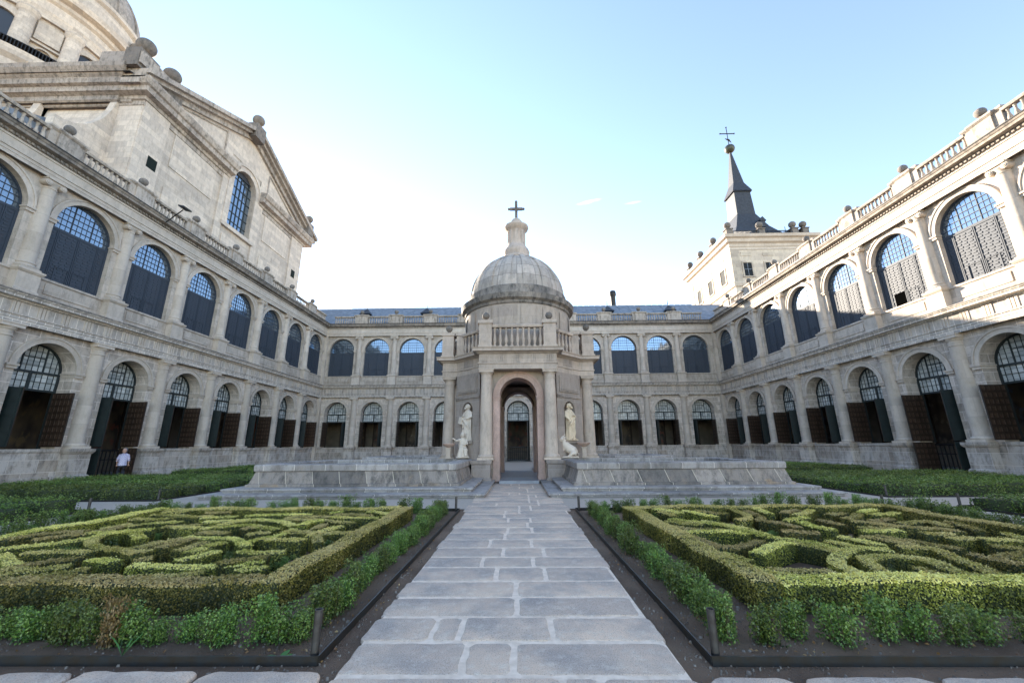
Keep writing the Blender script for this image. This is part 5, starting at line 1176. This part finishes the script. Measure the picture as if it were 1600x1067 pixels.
# outer beds: dense unclipped rows
def outer_bed(x0, x1, y0, y1, label, rows_, dens=750, ls=.04):
    g = label
    n = rows_
    for i in range(n):
        y = y0+(y1-y0)*(i+.5)/n; q = [(x0+(x1-x0)*k/12, y+random.uniform(-.06, .06)) for k in range(13)]
        o = link('hedge_row', hedge_mesh(q, (y1-y0)/n*.78, random.uniform(.28, .36), dens, ls, [M['box'], M['core']], .55, .42, .03, loose=1.3)); tag(o, '%s dark green hedge row from the camera, %s' % (ordn(i), g), 'hedge', 'box rows in the %s' % g)
for s, nm in ((-1, 'left'), (1, 'right')):
    a, c = sorted((11.55*s, 20.4*s))
    outer_bed(a, c, 3.7, 11.2, 'near corner bed by %s wing' % nm, 7)
    outer_bed(a, c, 13.42, 21.4, '%s wing bed level with basins' % nm, 7, 600, .05)
    outer_bed(a, c, 24.3, 31.5, '%s wing bed beyond pavilion' % nm, 5, 350, .07)

# ------------------------------------------------------------------ edging, posts, small things
def edging(x0, x1, y0, y1, label):
    b = MB(); t = .012
    b.box(x0, x1, y0-t/2, y0+t/2, -.05, .038); b.box(x0, x1, y1-t/2, y1+t/2, -.05, .038); b.box(x0-t/2, x0+t/2, y0, y1, -.049, .0375); b.box(x1-t/2, x1+t/2, y0, y1, -.049, .0375)
    tag(b.obj('bed_edging', M['edging']), label, 'edging', 'steel strips edging the beds')
posts = []
for s, nm in ((-1, 'left'), (1, 'right')):
    a, c = sorted((1.5*s, 9.4*s)); edging(a, c, 3.56, 11.15, 'dark steel strip edging the near %s bed beside the path' % nm)
    a, c = sorted((11.4*s, 20.6*s)); edging(a, c, 3.5, 11.3, 'dark steel strip edging the near corner bed by the %s wing' % nm); edging(a, c, 13.3, 21.6, 'dark steel strip edging the bed along the %s wing' % nm)
    posts += [(1.56*s, 3.63, 'nearest steel tube post, at the near corner of the %s bed' % nm), (1.58*s, 11.05, 'short steel tube post at the far path corner of the %s bed' % nm), (11.42*s, 11.25, 'short steel tube post at the corner bed by the %s wing' % nm), (11.42*s, 13.38, 'short steel tube post at the bed along the %s wing' % nm), (9.3*s, 11.05, 'short steel tube post at the outer far corner of the %s bed' % nm)]
b = MB(); b.lathe([(.031, -.02), (.031, .33), (.026, .33), (.026, .2)], 20); pm = b.mesh('post', M['steel'], 40)
for x, y, lb in posts:
    tag(link('post', pm, None, (x, y, 0), 0), lb, 'post', 'steel tube posts at the bed corners')
# weeds
def weed(x, y, n, L, label, broad):
    b = MB()
    for i in range(n):
        a = 2*PI*i/n+random.uniform(-.4, .4); l = L*random.uniform(.7, 1.2); w_ = .028 if broad else .006; up = .5 if broad else 1.2
        pts = [(cos(a)*l*t, sin(a)*l*t, l*up*t*(1-.45*t)) for t in (0, .35, .7, 1)]; ws = [.15, 1, .8, .05]; vs = []
        for (px, py, pz), q in zip(pts, ws): vs += [(px-sin(a)*w_*q, py+cos(a)*w_*q, pz), (px+sin(a)*w_*q, py-cos(a)*w_*q, pz)]
        b.add(vs, [(2*k, 2*k+1, 2*k+3, 2*k+2) for k in range(3)])
    tag(b.obj('weed', plain('weed_green', (.06, .17, .03), .5), None, None, (x, y, -.025)), label, 'plant')
weed(-1.85, 3.66, 4, .09, 'small broad leaved seedling by the edging near the left post', True)
weed(-3.15, 3.7, 6, .16, 'thin grass tuft sprouting behind the left steel edging', False)
# fallen leaves
n = 900; sd = rng.integers(0, 2, n)*2-1; Pn = np.stack([sd*rng.uniform(1.5, 7, n), rng.uniform(3.6, 4.5, n), np.full(n, -.018)], 1); q = rng.uniform(0, 1, n) < .5; Pn[q, 0] = (sd*rng.uniform(1.4, 2.3, n))[q]; Pn[q, 1] = rng.uniform(3.6, 10.5, n)[q]
LV, LF, tn = leaves(Pn, np.tile([0, 0, 1.], (n, 1)), .03, rng.uniform(0, 1, n)); LV[:, 2] = np.maximum(LV[:, 2], -.026)
tag(link('fallen_leaves', np_mesh('fallen_leaves', LV, LF, [leafmat('dry_leaf', [(.2, .1, .035), (.5, .28, .08), (.65, .48, .2)])], tn)), 'small dry yellow leaves scattered on the bed soil', 'leaf litter', kind='stuff')
n = 5000; sd = rng.integers(0, 2, n)*2-1; Pn = np.stack([sd*rng.uniform(1.28, 2.4, n), rng.uniform(3.2, 11, n), np.full(n, -.026)], 1); q = rng.uniform(0, 1, n) < .4; Pn[q, 0] = (sd*rng.uniform(1.4, 7, n))[q]; Pn[q, 1] = rng.uniform(3.25, 4.6, n)[q]
cube = np.array([(-1, -1, -1), (1, -1, -1), (1, 1, -1), (-1, 1, -1), (-.6, -.6, .8), (.6, -.6, .8), (.6, .6, .8), (-.6, .6, .8)])*.5; cf = np.array([(4, 5, 6, 7), (0, 1, 5, 4), (1, 2, 6, 5), (2, 3, 7, 6), (3, 0, 4, 7)])
sz = rng.exponential(.006, n)+.004; an = rng.uniform(0, 6.28, n); V = np.repeat(cube[None], n, 0)*sz[:, None, None]*rng.uniform(.6, 1.3, (n, 1, 3)); ca, sa = np.cos(an)[:, None], np.sin(an)[:, None]
V = np.stack([V[..., 0]*ca-V[..., 1]*sa, V[..., 0]*sa+V[..., 1]*ca, V[..., 2]], 2)+Pn[:, None, :]
tag(link('pebbles', np_mesh('pebbles', V.reshape(-1, 3), (cf[None]+8*np.arange(n)[:, None, None]).reshape(-1, 4), [plain('clod', (.11, .08, .06), .95, c2=(.3, .26, .21), nscale=2)])), 'small clods and grit on the bed soil', 'gravel', kind='stuff')

# floodlight on the left cornice
b = MB(); b.tube([(-21.9, 22.0, 15.3), (-20.6, 21.6, 15.9)], .035, 6); b.T = Matrix.Translation((-20.5, 21.6, 16.0)) @ Matrix.Rotation(.25, 4, 'Y'); b.box(-.2, .2, -.3, .3, -.04, .04); b.T = None
tag(b.obj('floodlight', M['iron']), 'flat black floodlight on an arm above the left wing cornice', 'lamp')

# ------------------------------------------------------------------ person by the left gate
def skinned(name, verts, edges, radii, m, parent, sub=2):
    me = bpy.data.meshes.new(name); me.from_pydata(verts, edges, []); me.materials.append(m); o = link(name, me, parent)
    sk_ = o.modifiers.new('skin', 'SKIN'); sk_.use_smooth_shade = True
    for i, r_ in enumerate(radii): me.skin_vertices[0].data[i].radius = (r_, r_) if not isinstance(r_, tuple) else r_
    me.skin_vertices[0].data[0].use_root = True
    s = o.modifiers.new('sub', 'SUBSURF'); s.levels = sub; s.render_levels = sub; return o
pe = empty('person', (-21.35, 22.2, -.01), R(35)); pe.scale = (.95, .95, .97); tag(pe, 'grey haired person in a pale checked shirt walking by the left gate', 'person')
skin = plain('skin', (.5, .3, .22), .6); 
# person: the figure faces +y (away), slightly stooped
body = MB()
def pt(b, *a, **k): b.tube(*a, **k)
robe(body, [(.8, .15, .11, 0, 0, 0), (1.0, .14, .1, 0, .01, 0), (1.2, .17, .11, 0, .03, 0), (1.36, .18, .1, 0, .05, 0), (1.42, .1, .07, 0, .06, 0)], 5)
body.tube([(0, .06, 1.38), (0, .09, 1.5)], [.06, .055], 10); body.T = Matrix.Rotation(PI, 4, 'Z'); head(body, (0, -.11, 1.56), 1.0, False, R(-10), False); body.T = None
for s in (-1, 1):
    body.tube([(s*.09, 0, .85), (s*.1, .03*s, .47), (s*.1, -.02-.08*s, .09)], [.085, .06, .042], 10); body.tube([(s*.1, -.04-.08*s, .05), (s*.11, .12-.08*s, .04)], [.04, .035], 8)
    body.tube([(s*.18, .05, 1.36), (s*.25, .02, 1.1), (s*.24, .12, .88)], [.055, .045, .03], 10); hand(body, (s*.24, .15, .82), (0, .3, -1), .9)
me = body.mesh('body', skin, 180); bo = link('body', me, pe); r_ = bo.modifiers.new('remesh', 'REMESH'); r_.mode = 'VOXEL'; r_.voxel_size = .012; r_.use_smooth_shade = True
def shirtmat():
    m, n, b = mat('checked_shirt'); tc = N(n, 'ShaderNodeTexCoord'); br = N(n, 'ShaderNodeTexChecker'); br.inputs['Scale'].default_value = 22; n.links.new(tc.outputs['Object'], br.inputs[0])
    br.inputs['Color1'].default_value = (.58, .55, .66, 1); br.inputs['Color2'].default_value = (.34, .31, .46, 1); n.links.new(br.outputs[0], b.inputs['Base Color']); return m
b = MB(); robe(b, [(.78, .2, .16, 0, 0, .6), (.95, .175, .135, 0, .01, .6), (1.2, .195, .135, 0, .03, .5), (1.35, .2, .12, 0, .05, .3), (1.44, .085, .075, 0, .07, 0)], 6)
for s in (-1, 1): b.tube([(s*.15, .05, 1.36), (s*.235, .02, 1.14), (s*.245, .05, 1.02)], [.072, .062, .056], 12)
b.obj('shirt', shirtmat(), pe, 60)
b = MB(); robe(b, [(.7, .17, .13, 0, 0, .2), (.85, .175, .135, 0, 0, .2)], 5)
for s in (-1, 1): b.tube([(s*.085, 0, .82), (s*.1, .03*s, .47), (s*.1, -.02-.08*s, .07)], [.1, .08, .065], 12)
b.obj('trousers', plain('dark_trousers', (.015, .016, .025), .8), pe, 60)
b = MB(); b.lathe([(.07, 1.47), (.098, 1.51), (.112, 1.58), (.108, 1.65), (.08, 1.71), (.04, 1.735), (.001, 1.74)], 18, 0, .085, sy=1.1); b.obj('hair', plain('grey_hair', (.12, .12, .13), .8), pe, 60)
